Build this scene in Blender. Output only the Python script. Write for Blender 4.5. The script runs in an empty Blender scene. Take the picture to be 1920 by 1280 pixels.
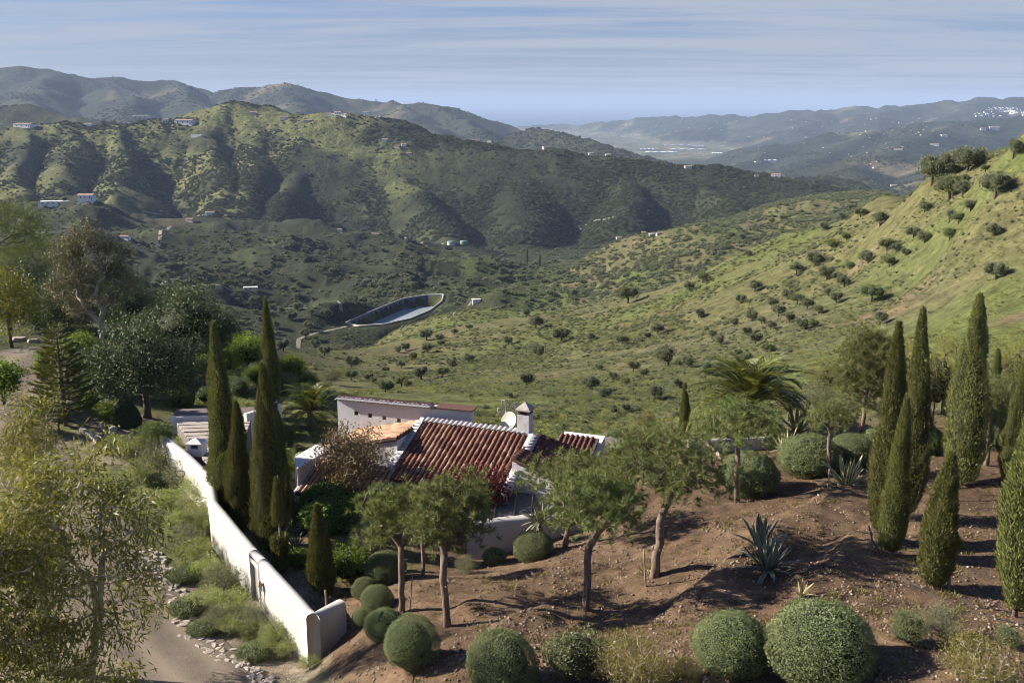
import bpy, math, random
import numpy as np
from mathutils import Vector, Matrix
R = math.radians
S = bpy.context.scene
COL = S.collection

# ---------------------------------------------------------------- camera
CZ = 20.0                      # camera height over the local zero
FPX = 1900.0                   # focal length in pixels of the 1920 wide photograph
PITCH = R(13.3)
cam_d = bpy.data.cameras.new('camera'); cam = bpy.data.objects.new('camera', cam_d); COL.objects.link(cam)
cam.location = (0, 0, CZ); cam.rotation_euler = (R(90) - PITCH, 0, 0)
cam_d.sensor_width = 36; cam_d.lens = 36 * FPX / 1920; cam_d.clip_start = 0.5; cam_d.clip_end = 150000
S.camera = cam
# ---------------------------------------------------------------- light
SUN_EL, SUN_AZ = R(29), R(-83)          # azimuth from the view direction (+Y), negative = from the left
world = bpy.data.worlds.new('World'); S.world = world; world.use_nodes = True
wn, wl = world.node_tree.nodes, world.node_tree.links
bg = wn['Background']; bg.inputs['Strength'].default_value = 0.056
sky = wn.new('ShaderNodeTexSky'); sky.sky_type = 'NISHITA'; sky.sun_disc = False
sky.sun_elevation = SUN_EL; sky.sun_rotation = SUN_AZ; sky.air_density = 1.0; sky.dust_density = 1.0; sky.ozone_density = 2.0; sky.altitude = 300
# cirrus: streaks on a flat layer seen in perspective (direction / height)
def wnode(t, **k):
    n = wn.new(t)
    for a, b in k.items(): setattr(n, a, b)
    return n
tc = wnode('ShaderNodeTexCoord'); sx = wnode('ShaderNodeSeparateXYZ'); wl.new(tc.outputs['Generated'], sx.inputs[0])
zc = wnode('ShaderNodeMath', operation='MAXIMUM'); wl.new(sx.outputs['Z'], zc.inputs[0]); zc.inputs[1].default_value = 0.0
za = wnode('ShaderNodeMath', operation='ADD'); wl.new(zc.outputs[0], za.inputs[0]); za.inputs[1].default_value = 0.035
dx = wnode('ShaderNodeMath', operation='DIVIDE'); wl.new(sx.outputs['X'], dx.inputs[0]); wl.new(za.outputs[0], dx.inputs[1])
dy = wnode('ShaderNodeMath', operation='DIVIDE'); wl.new(sx.outputs['Y'], dy.inputs[0]); wl.new(za.outputs[0], dy.inputs[1])
cb = wnode('ShaderNodeCombineXYZ'); wl.new(dx.outputs[0], cb.inputs[0]); wl.new(dy.outputs[0], cb.inputs[1])
def cloud_layer(rot, scale, detail, rough, lo, hi, dist):
    mp = wnode('ShaderNodeMapping'); mp.inputs['Rotation'].default_value = (0, 0, R(rot)); mp.inputs['Scale'].default_value = scale
    wl.new(cb.outputs[0], mp.inputs[0])
    nz = wnode('ShaderNodeTexNoise'); nz.inputs['Scale'].default_value = 1.0; nz.inputs['Detail'].default_value = detail
    nz.inputs['Roughness'].default_value = rough; nz.inputs['Distortion'].default_value = dist; wl.new(mp.outputs[0], nz.inputs['Vector'])
    mr = wnode('ShaderNodeMapRange', interpolation_type='SMOOTHSTEP'); wl.new(nz.outputs['Fac'], mr.inputs[0])
    mr.inputs[1].default_value = lo; mr.inputs[2].default_value = hi
    return mr.outputs[0]
c1 = cloud_layer(-17, (0.11, 0.46, 1), 7, 0.60, 0.42, 0.68, 1.2)
c2 = cloud_layer(-24, (0.30, 1.5, 1), 8, 0.66, 0.44, 0.78, 1.6)
c3 = cloud_layer(-12, (0.06, 0.16, 1), 3, 0.5, 0.22, 0.60, 0.4)
m1 = wnode('ShaderNodeMath', operation='MULTIPLY'); wl.new(c2, m1.inputs[0]); m1.inputs[1].default_value = 0.55
m2 = wnode('ShaderNodeMath', operation='ADD', use_clamp=True); wl.new(c1, m2.inputs[0]); wl.new(m1.outputs[0], m2.inputs[1])
m3 = wnode('ShaderNodeMath', operation='MULTIPLY'); wl.new(m2.outputs[0], m3.inputs[0]); wl.new(c3, m3.inputs[1])
m4 = wnode('ShaderNodeMath', operation='MULTIPLY'); wl.new(m3.outputs[0], m4.inputs[0]); m4.inputs[1].default_value = 1.0
za2 = wnode('ShaderNodeMath', operation='ADD'); wl.new(zc.outputs[0], za2.inputs[0]); za2.inputs[1].default_value = 0.02
tau = wnode('ShaderNodeMath', operation='MULTIPLY_ADD'); wl.new(m4.outputs[0], tau.inputs[0]); tau.inputs[1].default_value = -0.27; tau.inputs[2].default_value = -0.026
sl = wnode('ShaderNodeMath', operation='DIVIDE'); wl.new(tau.outputs[0], sl.inputs[0]); wl.new(za2.outputs[0], sl.inputs[1])      # a thin layer looks thicker at a slant
ex = wnode('ShaderNodeMath', operation='EXPONENT'); wl.new(sl.outputs[0], ex.inputs[0])
m5 = wnode('ShaderNodeMath', operation='SUBTRACT'); m5.inputs[0].default_value = 1.0; wl.new(ex.outputs[0], m5.inputs[1])
CLOUD_COL = (3.6, 3.9, 4.6, 1)
mxc = wnode('ShaderNodeMix', data_type='RGBA'); wl.new(m5.outputs[0], mxc.inputs[0])
SKY_TINT = wnode('ShaderNodeMix', data_type='RGBA', blend_type='MULTIPLY'); SKY_TINT.inputs[0].default_value = 1
SKY_TINT.inputs[7].default_value = (0.44, 0.57, 0.92, 1); wl.new(sky.outputs[0], SKY_TINT.inputs[6])
wl.new(SKY_TINT.outputs[2], mxc.inputs[6]); mxc.inputs[7].default_value = CLOUD_COL
wl.new(mxc.outputs[2], bg.inputs['Color'])
sun_d = bpy.data.lights.new('sun', 'SUN'); sun = bpy.data.objects.new('sun', sun_d); COL.objects.link(sun)
sun_d.energy = 5.0; sun_d.angle = R(0.5); sun_d.color = (1.0, 0.90, 0.76)
sd = Vector((math.sin(SUN_AZ) * math.cos(SUN_EL), math.cos(SUN_AZ) * math.cos(SUN_EL), math.sin(SUN_EL)))
sun.rotation_euler = sd.to_track_quat('Z', 'Y').to_euler(); sun.location = (-30, 0, 60)
vs = S.view_settings; vs.view_transform = 'Standard'; vs.look = 'None'; vs.gamma = 1; vs.exposure = 1.22; vs.use_curve_mapping = False
cy = S.cycles; cy.use_denoising = True; cy.max_bounces = 5; cy.diffuse_bounces = 2; cy.glossy_bounces = 2; cy.transmission_bounces = 3
cy.volume_bounces = 0; cy.transparent_max_bounces = 6; cy.use_adaptive_sampling = True; cy.adaptive_threshold = 0.02
cy.pixel_filter_type = 'BLACKMAN_HARRIS'; cy.filter_width = 0.85; cy.caustics_reflective = False; cy.caustics_refractive = False

# ---------------------------------------------------------------- helpers: pixels, noise, meshes
cP, sP = math.cos(PITCH), math.sin(PITCH)
def ray(px, py):
    a = (px - 960) / FPX; b = (640 - py) / FPX
    return np.array([a, cP + b * sP, -sP + b * cP])
def P(px, py, Y):                                     # world point on the pixel's ray at forward distance Y
    d = ray(px, py); p = d * (Y / d[1]); return np.array([p[0], p[1], p[2] + CZ])
def PZ(px, py, z):                                    # world point on the pixel's ray at height z
    d = ray(px, py); t = (z - CZ) / d[2]; return np.array([d[0] * t, d[1] * t, z])

def _hash(ix, iy, s):
    h = (ix.astype(np.int64) * 374761393 + iy.astype(np.int64) * 668265263 + s * 1442695041) & 0x7fffffff
    h = ((h ^ (h >> 13)) * 1274126177) & 0x7fffffff
    return ((h ^ (h >> 16)) & 0xffff) / 65535.0
def vnoise(x, y, s=0):
    ix = np.floor(x); iy = np.floor(y); fx = x - ix; fy = y - iy
    fx = fx * fx * fx * (fx * (fx * 6 - 15) + 10); fy = fy * fy * fy * (fy * (fy * 6 - 15) + 10)
    a = _hash(ix, iy, s); b = _hash(ix + 1, iy, s); c = _hash(ix, iy + 1, s); d = _hash(ix + 1, iy + 1, s)
    return (a + (b - a) * fx) * (1 - fy) + (c + (d - c) * fx) * fy
def fbm(x, y, oct=4, s=0, gain=0.5):                  # about -1..1
    t = 0; a = 1; n = 0
    for o in range(oct):
        t = t + a * (vnoise(x * 2 ** o + 17.3 * o, y * 2 ** o - 9.1 * o, s + o) * 2 - 1); n += a; a *= gain
    return t / n
def ridged(x, y, oct=4, s=0):
    t = 0; a = 1; n = 0
    for o in range(oct):
        t = t + a * (1 - np.abs(vnoise(x * 2 ** o + 3.7 * o, y * 2 ** o + 5.1 * o, s + o) * 2 - 1)); n += a; a *= 0.5
    return t / n
def sstep(a, b, x):
    t = np.clip((x - a) / (b - a), 0, 1); return t * t * (3 - 2 * t)

def npmesh(name, V, quads=None, tris=None, mats=(), smooth=False, attrs=None, midx=None, ngons=None):
    me = bpy.data.meshes.new(name); V = np.asarray(V, np.float32)
    me.vertices.add(len(V)); me.vertices.foreach_set('co', V.ravel())
    idx = []; tot = []
    if quads is not None and len(quads): q = np.asarray(quads, np.int32).reshape(-1, 4); idx.append(q.ravel()); tot.append(np.full(len(q), 4, np.int32))
    if tris is not None and len(tris): t = np.asarray(tris, np.int32).reshape(-1, 3); idx.append(t.ravel()); tot.append(np.full(len(t), 3, np.int32))
    for g in (ngons or []): idx.append(np.asarray(g, np.int32)); tot.append(np.array([len(g)], np.int32))
    idx = np.concatenate(idx); tot = np.concatenate(tot); start = np.concatenate([[0], np.cumsum(tot)[:-1]]).astype(np.int32)
    me.loops.add(len(idx)); me.loops.foreach_set('vertex_index', idx)
    me.polygons.add(len(tot)); me.polygons.foreach_set('loop_start', start)
    if midx is not None: me.polygons.foreach_set('material_index', np.asarray(midx, np.int32))
    if smooth is not False:
        sm = np.ones(len(tot), bool) if smooth is True else np.asarray(smooth, bool)
        me.polygons.foreach_set('use_smooth', sm)
    else: me.polygons.foreach_set('use_smooth', np.zeros(len(tot), bool))
    for m in mats: me.materials.append(m)
    for k, a in (attrs or {}).items():
        a = np.asarray(a, np.float32)
        if a.ndim == 1: me.attributes.new(k, 'FLOAT', 'POINT').data.foreach_set('value', a)
        else:
            if a.shape[1] == 3: a = np.concatenate([a, np.ones((len(a), 1), np.float32)], 1)
            me.attributes.new(k, 'FLOAT_COLOR', 'POINT').data.foreach_set('color', a.ravel())
    me.update(calc_edges=True)
    return me
def link(name, data, parent=None, loc=None, rot=None, scale=None):
    o = bpy.data.objects.new(name, data); COL.objects.link(o)
    if parent is not None: o.parent = parent
    if loc is not None: o.location = loc
    if rot is not None: o.rotation_euler = rot
    if scale is not None: o.scale = scale if hasattr(scale, '__len__') else (scale,) * 3
    return o
def tag(o, label=None, cat=None, group=None, kind=None):
    if label: o['label'] = label
    if cat: o['category'] = cat
    if group: o['group'] = group
    if kind: o['kind'] = kind
    return o
def struct(name, me, label=None):
    o = link(name, me); o['kind'] = 'structure'
    if label: o['label'] = label
    return o

# ---------------------------------------------------------------- materials
def mat(name):
    m = bpy.data.materials.new(name); m.use_nodes = True
    nt = m.node_tree; return m, nt, nt.nodes, nt.links, nt.nodes['Principled BSDF']
def nd(nt, t, **k):
    n = nt.nodes.new(t)
    for a, b in k.items(): setattr(n, a, b)
    return n
def noise(nt, scale, detail=4, rough=0.6, vec=None, dist=0.0):
    n = nd(nt, 'ShaderNodeTexNoise'); n.inputs['Scale'].default_value = scale; n.inputs['Detail'].default_value = detail
    n.inputs['Roughness'].default_value = rough; n.inputs['Distortion'].default_value = dist
    if vec is not None: nt.links.new(vec, n.inputs['Vector'])
    return n.outputs['Fac']
def ramp(nt, fac, stops, interp='LINEAR'):
    r = nd(nt, 'ShaderNodeValToRGB'); r.color_ramp.interpolation = interp; nt.links.new(fac, r.inputs[0])
    el = r.color_ramp.elements
    while len(el) < len(stops): el.new(0.5)
    for e, (p, c) in zip(el, stops): e.position = p; e.color = (*c, 1) if len(c) == 3 else c
    return r.outputs[0]
def mrange(nt, v, a, b, c, d):
    n = nd(nt, 'ShaderNodeMapRange'); nt.links.new(v, n.inputs[0])
    for i, x in enumerate((a, b, c, d)): n.inputs[i + 1].default_value = x
    return n.outputs[0]
def mixc(nt, f, a, b, blend='MIX'):
    n = nd(nt, 'ShaderNodeMix', data_type='RGBA', blend_type=blend)
    for s, v in ((0, f), (6, a), (7, b)):
        if isinstance(v, (int, float)): n.inputs[s].default_value = v
        elif isinstance(v, tuple): n.inputs[s].default_value = (*v, 1)
        else: nt.links.new(v, n.inputs[s])
    return n.outputs[2]
def bump(nt, h, strength, dist, bsdf):
    b = nd(nt, 'ShaderNodeBump'); b.inputs['Strength'].default_value = strength; b.inputs['Distance'].default_value = dist
    nt.links.new(h, b.inputs['Height']); nt.links.new(b.outputs[0], bsdf.inputs['Normal'])
def pos(nt): return nd(nt, 'ShaderNodeNewGeometry').outputs['Position']
def objc(nt): return nd(nt, 'ShaderNodeTexCoord').outputs['Object']
def attr(nt, name, out='Fac'):
    a = nd(nt, 'ShaderNodeAttribute', attribute_name=name); return a.outputs[out]
def orand(nt): return nd(nt, 'ShaderNodeObjectInfo').outputs['Random']
def hsv(nt, col, h=None, s=None, v=None):
    n = nd(nt, 'ShaderNodeHueSaturation'); nt.links.new(col, n.inputs['Color'])
    for k, x in (('Hue', h), ('Saturation', s), ('Value', v)):
        if x is None: continue
        if isinstance(x, (int, float)): n.inputs[k].default_value = x
        else: nt.links.new(x, n.inputs[k])
    return n.outputs[0]

# ---------------------------------------------------------------- terrain heights (relative to the camera, then + CZ)
CTRL = [  # pixel x, pixel y, forward distance of points on the ground
 (960,1280,25),(1300,1280,23.5),(1600,1280,23),(1900,1280,22.5),(700,1280,27.5),(630,1280,29),(565,1280,31),(400,1280,31),(200,1280,31),(0,1280,31),
 (770,1250,27),(1370,1260,24.5),(1540,1270,24),(840,1175,31),(1093,1160,31),(1225,1100,33.5),(1430,1070,32.5),(1660,1040,33),(1740,1105,29.5),(1890,1155,27.5),
 (1385,940,41),(1590,910,41),(1520,890,44),(1800,900,42),(1890,900,41),(1042,1040,39),(985,1045,40.5),(880,1055,41),(790,1085,37),(750,1150,33),(660,1100,38),
 (620,1000,43),(605,1085,38.5),(590,1240,33),(475,1155,36.5),(400,1065,41),(650,1210,32.0),
 (250,1200,34),(200,1050,40),(130,960,45),(60,900,49),(40,740,62),(40,660,72),(230,790,60),(350,790,63),(-150,700,66),(-150,1000,42),
 (430,665,90),(500,705,88),(700,735,95),(850,745,88),(1000,750,84),(1200,795,74),(1300,850,48),(1300,805,66),(1300,700,110),(1300,620,190),
 (1600,700,85),(1600,600,130),(1600,500,180),(1600,400,235),(1900,700,70),(1900,600,90),(1900,500,110),(1900,400,125),(1900,285,138),(1920,252,145),
 (2200,150,160),(2200,400,110),(2200,700,62),(2200,1000,36),(1760,318,185),(1640,366,235),(1500,428,285),(1400,480,300),(1280,540,310),(1140,568,325),
 (1040,592,320),(900,585,345),(800,610,345),(720,640,335),(620,690,310),(1000,640,235),(1000,700,140),(800,700,190),(700,700,210),(620,720,160),(560,740,95),(1150,640,200),(1150,700,125),
 (1450,600,150),(1450,700,95),(1750,600,108),(1750,500,140),(1750,400,165),
 (980,545,560),(1060,505,560),(1160,460,600),(1250,445,640),(1450,392,700),(1600,368,650),(1100,540,480),(1200,500,500),(1350,450,520),
 (560,640,400),(540,690,330),(890,562,500),(930,585,455),(740,540,545),(900,530,600),
 (500,565,560),(350,560,480),(300,500,600),(500,500,700),(700,500,720),(900,500,720),(1000,510,700),(300,440,850),(400,412,960),(480,405,1000),(560,415,1000),(640,432,980),
 (750,446,940),(860,458,900),(960,482,860),(150,380,950),(0,400,900),(100,450,750),(430,610,330),(440,645,190),(480,690,130),(500,605,430),(640,660,390),
 (-300,500,600),(-300,380,950),(-300,700,90),(-300,560,250),(300,610,230),(60,600,250),(60,620,120)]
WCTRL = [  # world x, y, z (relative to the camera): out of frame or hidden by crests
 (-15,10,-19.6),(0,10,-15.5),(15,10,-14),(-6,46,-19.8),(0,47,-19.8),(4,44,-18.8),(-10,52,-20),(5,54,-20),(-40,90,-20),(-16,70,-20.5),(30,55,-17.2),(20,58,-18),
 (62,370,-75),(37,395,-86),(16,395,-93),(-12,405,-99),(-48,385,-101),(-63,355,-101),(98,345,-56),(110,300,-40),(103,240,-27),(105,200,-15),
 (124,800,-126),(235,900,-130),(8,650,-127),(290,850,-106),(-270,1080,-136),(-55,1000,-150),(-450,1050,-126),(330,500,-70),(400,700,-70),(150,1000,-150),(400,1000,-140),(-150,1050,-148),
 (-42,462,-95.2),(-65,436,-95.2),(-40,490,-95.2)]
_ctl = []
for px, py, Y in CTRL:
    p = P(px, py, Y); _ctl.append((p[0], p[1], p[2] - CZ))
_ctl = np.array(_ctl + WCTRL, float)
def _uv(x, y): return np.arctan2(x, y) * 1.6, np.log(np.maximum(y, 4.0))
_cu, _cv = _uv(_ctl[:, 0], _ctl[:, 1]); _cq = _ctl[:, 2] / _ctl[:, 1]
_C2 = 0.0016
_A = np.sqrt((_cu[:, None] - _cu) ** 2 + (_cv[:, None] - _cv) ** 2 + _C2)
_n = len(_cu); _M = np.zeros((_n + 3, _n + 3)); _M[:_n, :_n] = _A - np.eye(_n) * 0.0008
_M[:_n, _n] = 1; _M[:_n, _n + 1] = _cu; _M[:_n, _n + 2] = _cv; _M[_n:, :_n] = _M[:_n, _n:].T
_w = np.linalg.solve(_M, np.concatenate([_cq, [0, 0, 0]]))
def H_near(x, y):
    u, v = _uv(x, y); q = _w[_n] + _w[_n + 1] * u + _w[_n + 2] * v
    for i in range(_n): q = q + _w[i] * np.sqrt((u - _cu[i]) ** 2 + (v - _cv[i]) ** 2 + _C2)
    return q * y
RIDGES = [  # (slope left/right, crest rounding, [(px,py,Y)...])
 (0.42, 25, [(-500,245,1450),(0,238,1480),(160,236,1500),(290,217,1550),(350,225,1550),(395,210,1580),(440,192,1600),(490,205,1590),(560,216,1550),(640,214,1500),(720,230,1480),(820,256,1450),(900,272,1420),(1000,280,1400),(1060,280,1400),(1150,292,1380),(1290,312,1340),(1450,332,1290),(1560,350,1230),(1660,376,1180)]),
 (0.80, 7, [(20,240,1460),(45,280,1360),(40,350,1200),(30,390,1110)]),
 (0.62, 14, [(120,238,1480),(140,290,1340),(118,340,1230),(90,395,1110)]),
 (0.82, 8, [(225,236,1490),(242,290,1360),(232,340,1240),(210,395,1120)]),
 (0.85, 8, [(370,235,1510),(392,275,1400),(408,330,1270),(405,405,1120)]),
 (0.66, 16, [(440,195,1590),(478,245,1480),(470,300,1340),(452,345,1240),(440,400,1130)]),
 (0.80, 12, [(520,212,1570),(552,255,1460),(540,320,1310),(500,415,1120)]),
 (0.74, 18, [(570,225,1540),(630,268,1430),(700,306,1350),(770,360,1240),(840,415,1130),(880,450,1060)]),
 (0.55, 10, [(700,235,1490),(760,280,1420),(850,330,1330)]),
 (0.72, 14, [(1000,281,1400),(985,330,1300),(1000,390,1180),(1010,430,1100)]),
 (0.72, 12, [(1130,291,1390),(1160,340,1290),(1180,400,1150)]),
 (0.72, 12, [(1290,312,1340),(1330,350,1260),(1400,385,1160)]),
 (0.40, 30, [(-300,190,2300),(0,197,2300),(50,198,2300),(130,213,2250),(190,226,2200),(300,240,2200)]),
 (0.42, 40, [(-600,110,4600),(-200,125,4600),(0,131,4600),(75,129,4600),(140,139,4600),(200,149,4650),(315,150,4800),(400,171,4900),(470,165,4550),(530,158,4450),(600,173,4500),(660,186,4500),(720,192,4350),(800,195,4250),(860,207,4200),(920,228,4200),(960,245,4200),(1010,266,4200)]),
 (0.40, 15, [(75,132,4600),(60,190,3700),(40,230,3100)]),(0.40, 15, [(200,150,4650),(240,190,3900),(260,230,3200)]),
 (0.40, 15, [(315,152,4800),(380,195,3900),(420,225,3300)]),(0.40, 15, [(530,160,4450),(560,195,3800),(580,225,3300)]),
 (0.40, 15, [(720,193,4350),(790,228,3700),(850,262,3100)]),(0.40, 15, [(800,196,4250),(880,240,3600),(950,275,3000)]),
 (0.42, 20, [(930,262,2900),(1005,241,2950),(1060,252,2850),(1100,263,2700),(1150,276,2600),(1215,298,2500)]),
 (0.30, 60, [(940,240,11500),(1030,234,11000),(1100,232,10500),(1200,222,10000),(1270,216,9500),(1340,219,9000),(1450,213,8500),(1540,206,8000),(1600,201,8000),(1660,199,7700),(1700,196,7500),(1780,189,7500),(1840,184,7500),(1920,188,7200),(2400,180,7000)]),
 (0.25, 40, [(1340,219,9000),(1300,250,7500)]),(0.25, 40, [(1540,206,8000),(1500,245,6500)]),(0.25, 40, [(1700,197,7500),(1640,232,6300)]),(0.25, 40, [(1840,185,7500),(1800,225,6000)]),
 (0.30, 40, [(1330,302,5400),(1400,279,5000),(1480,262,4800),(1560,250,4600),(1650,240,4500),(1760,226,4500),(1920,215,4500),(2300,205,4500)]),
 (0.32, 25, [(1480,264,4800),(1440,290,4200),(1380,315,3800)]),(0.32, 25, [(1650,241,4500),(1560,285,3900),(1480,320,3400)]),(0.32, 25, [(1800,224,4500),(1720,262,3800),(1660,300,3200)]),
 (0.36, 25, [(1480,335,3000),(1540,309,3000),(1590,299,3000),(1650,292,3000),(1740,290,3000),(1830,285,3000),(1930,268,3000),(2200,250,3000)]),
 (0.36, 20, [(1590,300,3000),(1620,330,2500),(1650,352,2250)]),(0.36, 20, [(1800,288,3000),(1780,320,2500),(1760,345,2200)]),
 (0.40, 15, [(1480,338,1850),(1550,330,1900),(1600,342,1850),(1660,362,1700)]),
]
SEG = []
for sl, rd, pl in RIDGES:
    pts = [P(*q) for q in pl]
    for a, b in zip(pts[:-1], pts[1:]): SEG.append((sl, rd, a, b))
_bY = np.array([0, 900, 1050, 1250, 2000, 3000, 5500, 9000, 11800, 12600, 60000.]); _bZ = np.array([-150, -150, -150, -158, -200, -232, -283, -300, -318, -330, -330.])
SEA = -322.0
def H_far(x, y):
    b = np.interp(y, _bY, _bZ); z = b + fbm(x / 400, y / 400, 3, 5) * 6
    wx = fbm(x / 180, y / 180, 2, 31) * 30; wy = fbm(x / 180, y / 180, 2, 37) * 30
    fade = sstep(2500, 5000, y); wx = wx * (1 + 2.5 * fade); wy = wy * (1 + 2.5 * fade)
    xs = x + wx * 0.75 + fbm(x / 55, y / 55, 2, 47) * 7; ys = y + wy * 0.6
    for sl, rd, a, c in SEG:
        dxy = c[:2] - a[:2]; L2 = dxy @ dxy
        m = None
        t = np.clip(((xs - a[0]) * dxy[0] + (ys - a[1]) * dxy[1]) / L2, 0, 1)
        d = np.hypot(xs - a[0] - t * dxy[0], ys - a[1] - t * dxy[1])
        dd = np.sqrt(d * d + rd * rd) - rd
        z = np.maximum(z, (a[2] - CZ) + t * (c[2] - a[2]) - sl * dd)
    rel = np.clip((z - b) / 120, 0, 1)
    z = z + (fbm(x / 70, y / 70, 4, 11) * 6.5 + (ridged(x / 140, y / 140, 4, 13) - .62) * 16 + (ridged(x / 38, y / 38, 3, 17) - .62) * 6 * (1 - fade)) * rel + (ridged(x / 320, y / 320, 4, 23) - 0.62) * 60 * rel * fade * np.clip((y - 2000) / 4000, 0, 1) 
    return z
BERM = [(np.array([PZ(*p)[:2] for p in pl]), hh, wd) for pl, hh, wd in [
 ([(950, 1205, 3.0), (1030, 1150, 3.0), (1100, 1108, 3.1), (1190, 1082, 3.2), (1290, 1075, 3.4)], .45, .8), ([(1290, 1130, 3.9), (1375, 1062, 3.9), (1470, 990, 3.9), (1560, 935, 3.9)], .50, .9),
 ([(1500, 1100, 4.4), (1570, 1060, 4.5), (1600, 1010, 4.5)], .40, .9), ([(880, 1130, 2.7), (960, 1095, 2.6), (1060, 1065, 2.4)], .35, .7), ([(690, 1265, 3.0), (830, 1262, 3.5), (1010, 1235, 4.0)], .30, .9)]]
def berm(x, y):                                      # low banks of heaped soil, steeper on the lower side
    out = np.zeros(np.shape(x))
    for seg, hh, wd in BERM:
        best = np.zeros(np.shape(x))
        for a_, c_ in zip(seg[:-1], seg[1:]):
            e = c_ - a_; t = np.clip(((x - a_[0]) * e[0] + (y - a_[1]) * e[1]) / (e @ e), 0, 1); sd_ = (x - a_[0]) * e[1] - (y - a_[1]) * e[0]
            d = np.hypot(x - a_[0] - t * e[0], y - a_[1] - t * e[1]) * (1 + .25 * fbm(x / .9, y / .9, 2, 71)); best = np.maximum(best, hh * np.exp(-(d / np.where(sd_ > 0, wd * 1.6, wd * .6)) ** 2))
        out = np.maximum(out, best)
    return out
def H_detail(x, y):
    a = sstep(55, 130, y)
    z = a * (fbm(x / 9, y / 9, 3, 3) * 0.34 + fbm(x / 2.8, y / 2.8, 2, 9) * 0.16 * (1 - sstep(250, 400, y)) + fbm(x / 45, y / 45, 3, 7) * 2.6 * sstep(90, 250, y))
    b = sstep(330, 520, y)
    z = z + b * (ridged(x / 130 + 0.3 * fbm(x / 60, y / 60, 2, 41), y / 130, 4, 43) - 0.66) * 40 * (1 - .72 * sstep(-.03, .05, x / np.maximum(y, 1)))
    g = 1 - sstep(48, 62, y)
    near = y < 62
    if not near.any(): return z
    gx_, gy_ = x[near], y[near]; z[near] = z[near] + g[near] * (berm(gx_, gy_) + (fbm(gx_ / 2.6, gy_ / 2.6, 3, 61) * 0.13 + fbm(gx_ / 0.7, gy_ / 0.7, 3, 67) * 0.06) * sstep(-9.5, -5, gx_))
    # garden: soft mounds and a shallow gully where the photo has them
    return z
POND_Z = -94.0
_po = np.array([PZ(px, py, POND_Z + CZ)[:2] for px, py in [(648, 606), (700, 583), (755, 561), (800, 554), (832, 553), (828, 566), (806, 583), (770, 598), (720, 609), (672, 612)]])
POND_C = _po.mean(0)
_pd = np.concatenate([np.linspace(_po[i], _po[(i + 1) % len(_po)], 60, endpoint=False) for i in range(len(_po))]); _pa = np.arctan2(_pd[:, 1] - POND_C[1], _pd[:, 0] - POND_C[0]); _pr = np.hypot(_pd[:, 1] - POND_C[1], _pd[:, 0] - POND_C[0]); _po_i = np.argsort(_pa); _pa, _pr = _pa[_po_i], _pr[_po_i]
def pond_r(a): return np.interp(a, _pa, _pr, period=2 * math.pi)
def pond_d(x, y): return np.hypot(x - POND_C[0], y - POND_C[1]) / pond_r(np.arctan2(y - POND_C[1], x - POND_C[0]))
def H(x, y):
    x = np.asarray(x, float); y = np.asarray(y, float); x, y = np.broadcast_arrays(x, y)
    out = np.empty(x.shape); xf = x.ravel(); yf = y.ravel(); o = np.empty(xf.shape)
    w = sstep(960, 1120, yf); n = w < 1; f = w > 0
    zn = np.zeros(xf.shape); zf = np.zeros(xf.shape)
    if n.any():
        a, b = xf[n], yf[n]; z = H_near(a, b) + H_detail(a, b)
        tm = sstep(380, 480, b) * sstep(.46, .60, fbm(a / 90, b / 90, 2, 83) * .5 + .5); z = z + tm * 4.6 / 6.283 * np.sin(z / 4.6 * 6.283) * .85
        pd = pond_d(a, b)
        k = 1 - sstep(1.10, 1.7, pd); z = z * (1 - k) + POND_Z * k
        inn = 1 - sstep(0.60, .98, pd); z = z - inn * 8.5
        zn[n] = z
    if f.any(): zf[f] = H_far(xf[f], yf[f])
    o = zn * (1 - w) + zf * w
    return o.reshape(x.shape) + CZ
def G(px, py, y0=9.0, y1=14000.0):                   # where the pixel's ray first meets the ground
    d = ray(px, py); Y = np.exp(np.linspace(math.log(y0), math.log(y1), 1000)); t = Y / d[1]
    h = H(d[0] * t, Y); zr = d[2] * t + CZ; k = np.nonzero(zr < h)[0]
    if not len(k): return P(px, py, y1)
    a, b = Y[max(k[0] - 1, 0)], Y[k[0]]
    Y = np.linspace(a, b, 40); t = Y / d[1]; h = H(d[0] * t, Y); zr = d[2] * t + CZ
    k = np.nonzero(zr < h)[0]; i = k[0] if len(k) else 39
    return np.array([d[0] * t[i], Y[i], h[i]])
def GY(px, Y):                                       # ground point under image column px at forward distance Y
    z = -15.0; x = 0
    for _ in range(4):
        dd = Y * cP - z * sP; x = (px - 960) / FPX * dd; z = float(H(x, Y)) - CZ
    return np.array([x, Y, z + CZ])
def mpp(p): return ((p[1]) * cP - (p[2] - CZ) * sP) / FPX    # metres per photo pixel at a point
# ---------------------------------------------------------------- ground sheets: one polar grid cut into rings that share their edges
az = np.concatenate([np.linspace(-80, -34, 40)[:-1], np.linspace(-34, 34, 640), np.linspace(34, 80, 40)[1:]]) * math.pi / 180
# forward distance rows
rows = np.concatenate([np.exp(np.linspace(math.log(6), math.log(15), 40))[:-1], np.exp(np.linspace(math.log(15), math.log(64), 270))[:-1],
    np.exp(np.linspace(math.log(64), math.log(1120), 300))[:-1], np.exp(np.linspace(math.log(1120), math.log(5200), 190))[:-1], np.exp(np.linspace(math.log(5200), math.log(13500), 70))])
ta = np.tan(np.clip(az, -1.25, 1.25))
GX = rows[:, None] * ta[None, :]; GYY = np.repeat(rows[:, None], len(az), 1)
GZ = H(GX, GYY)

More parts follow.
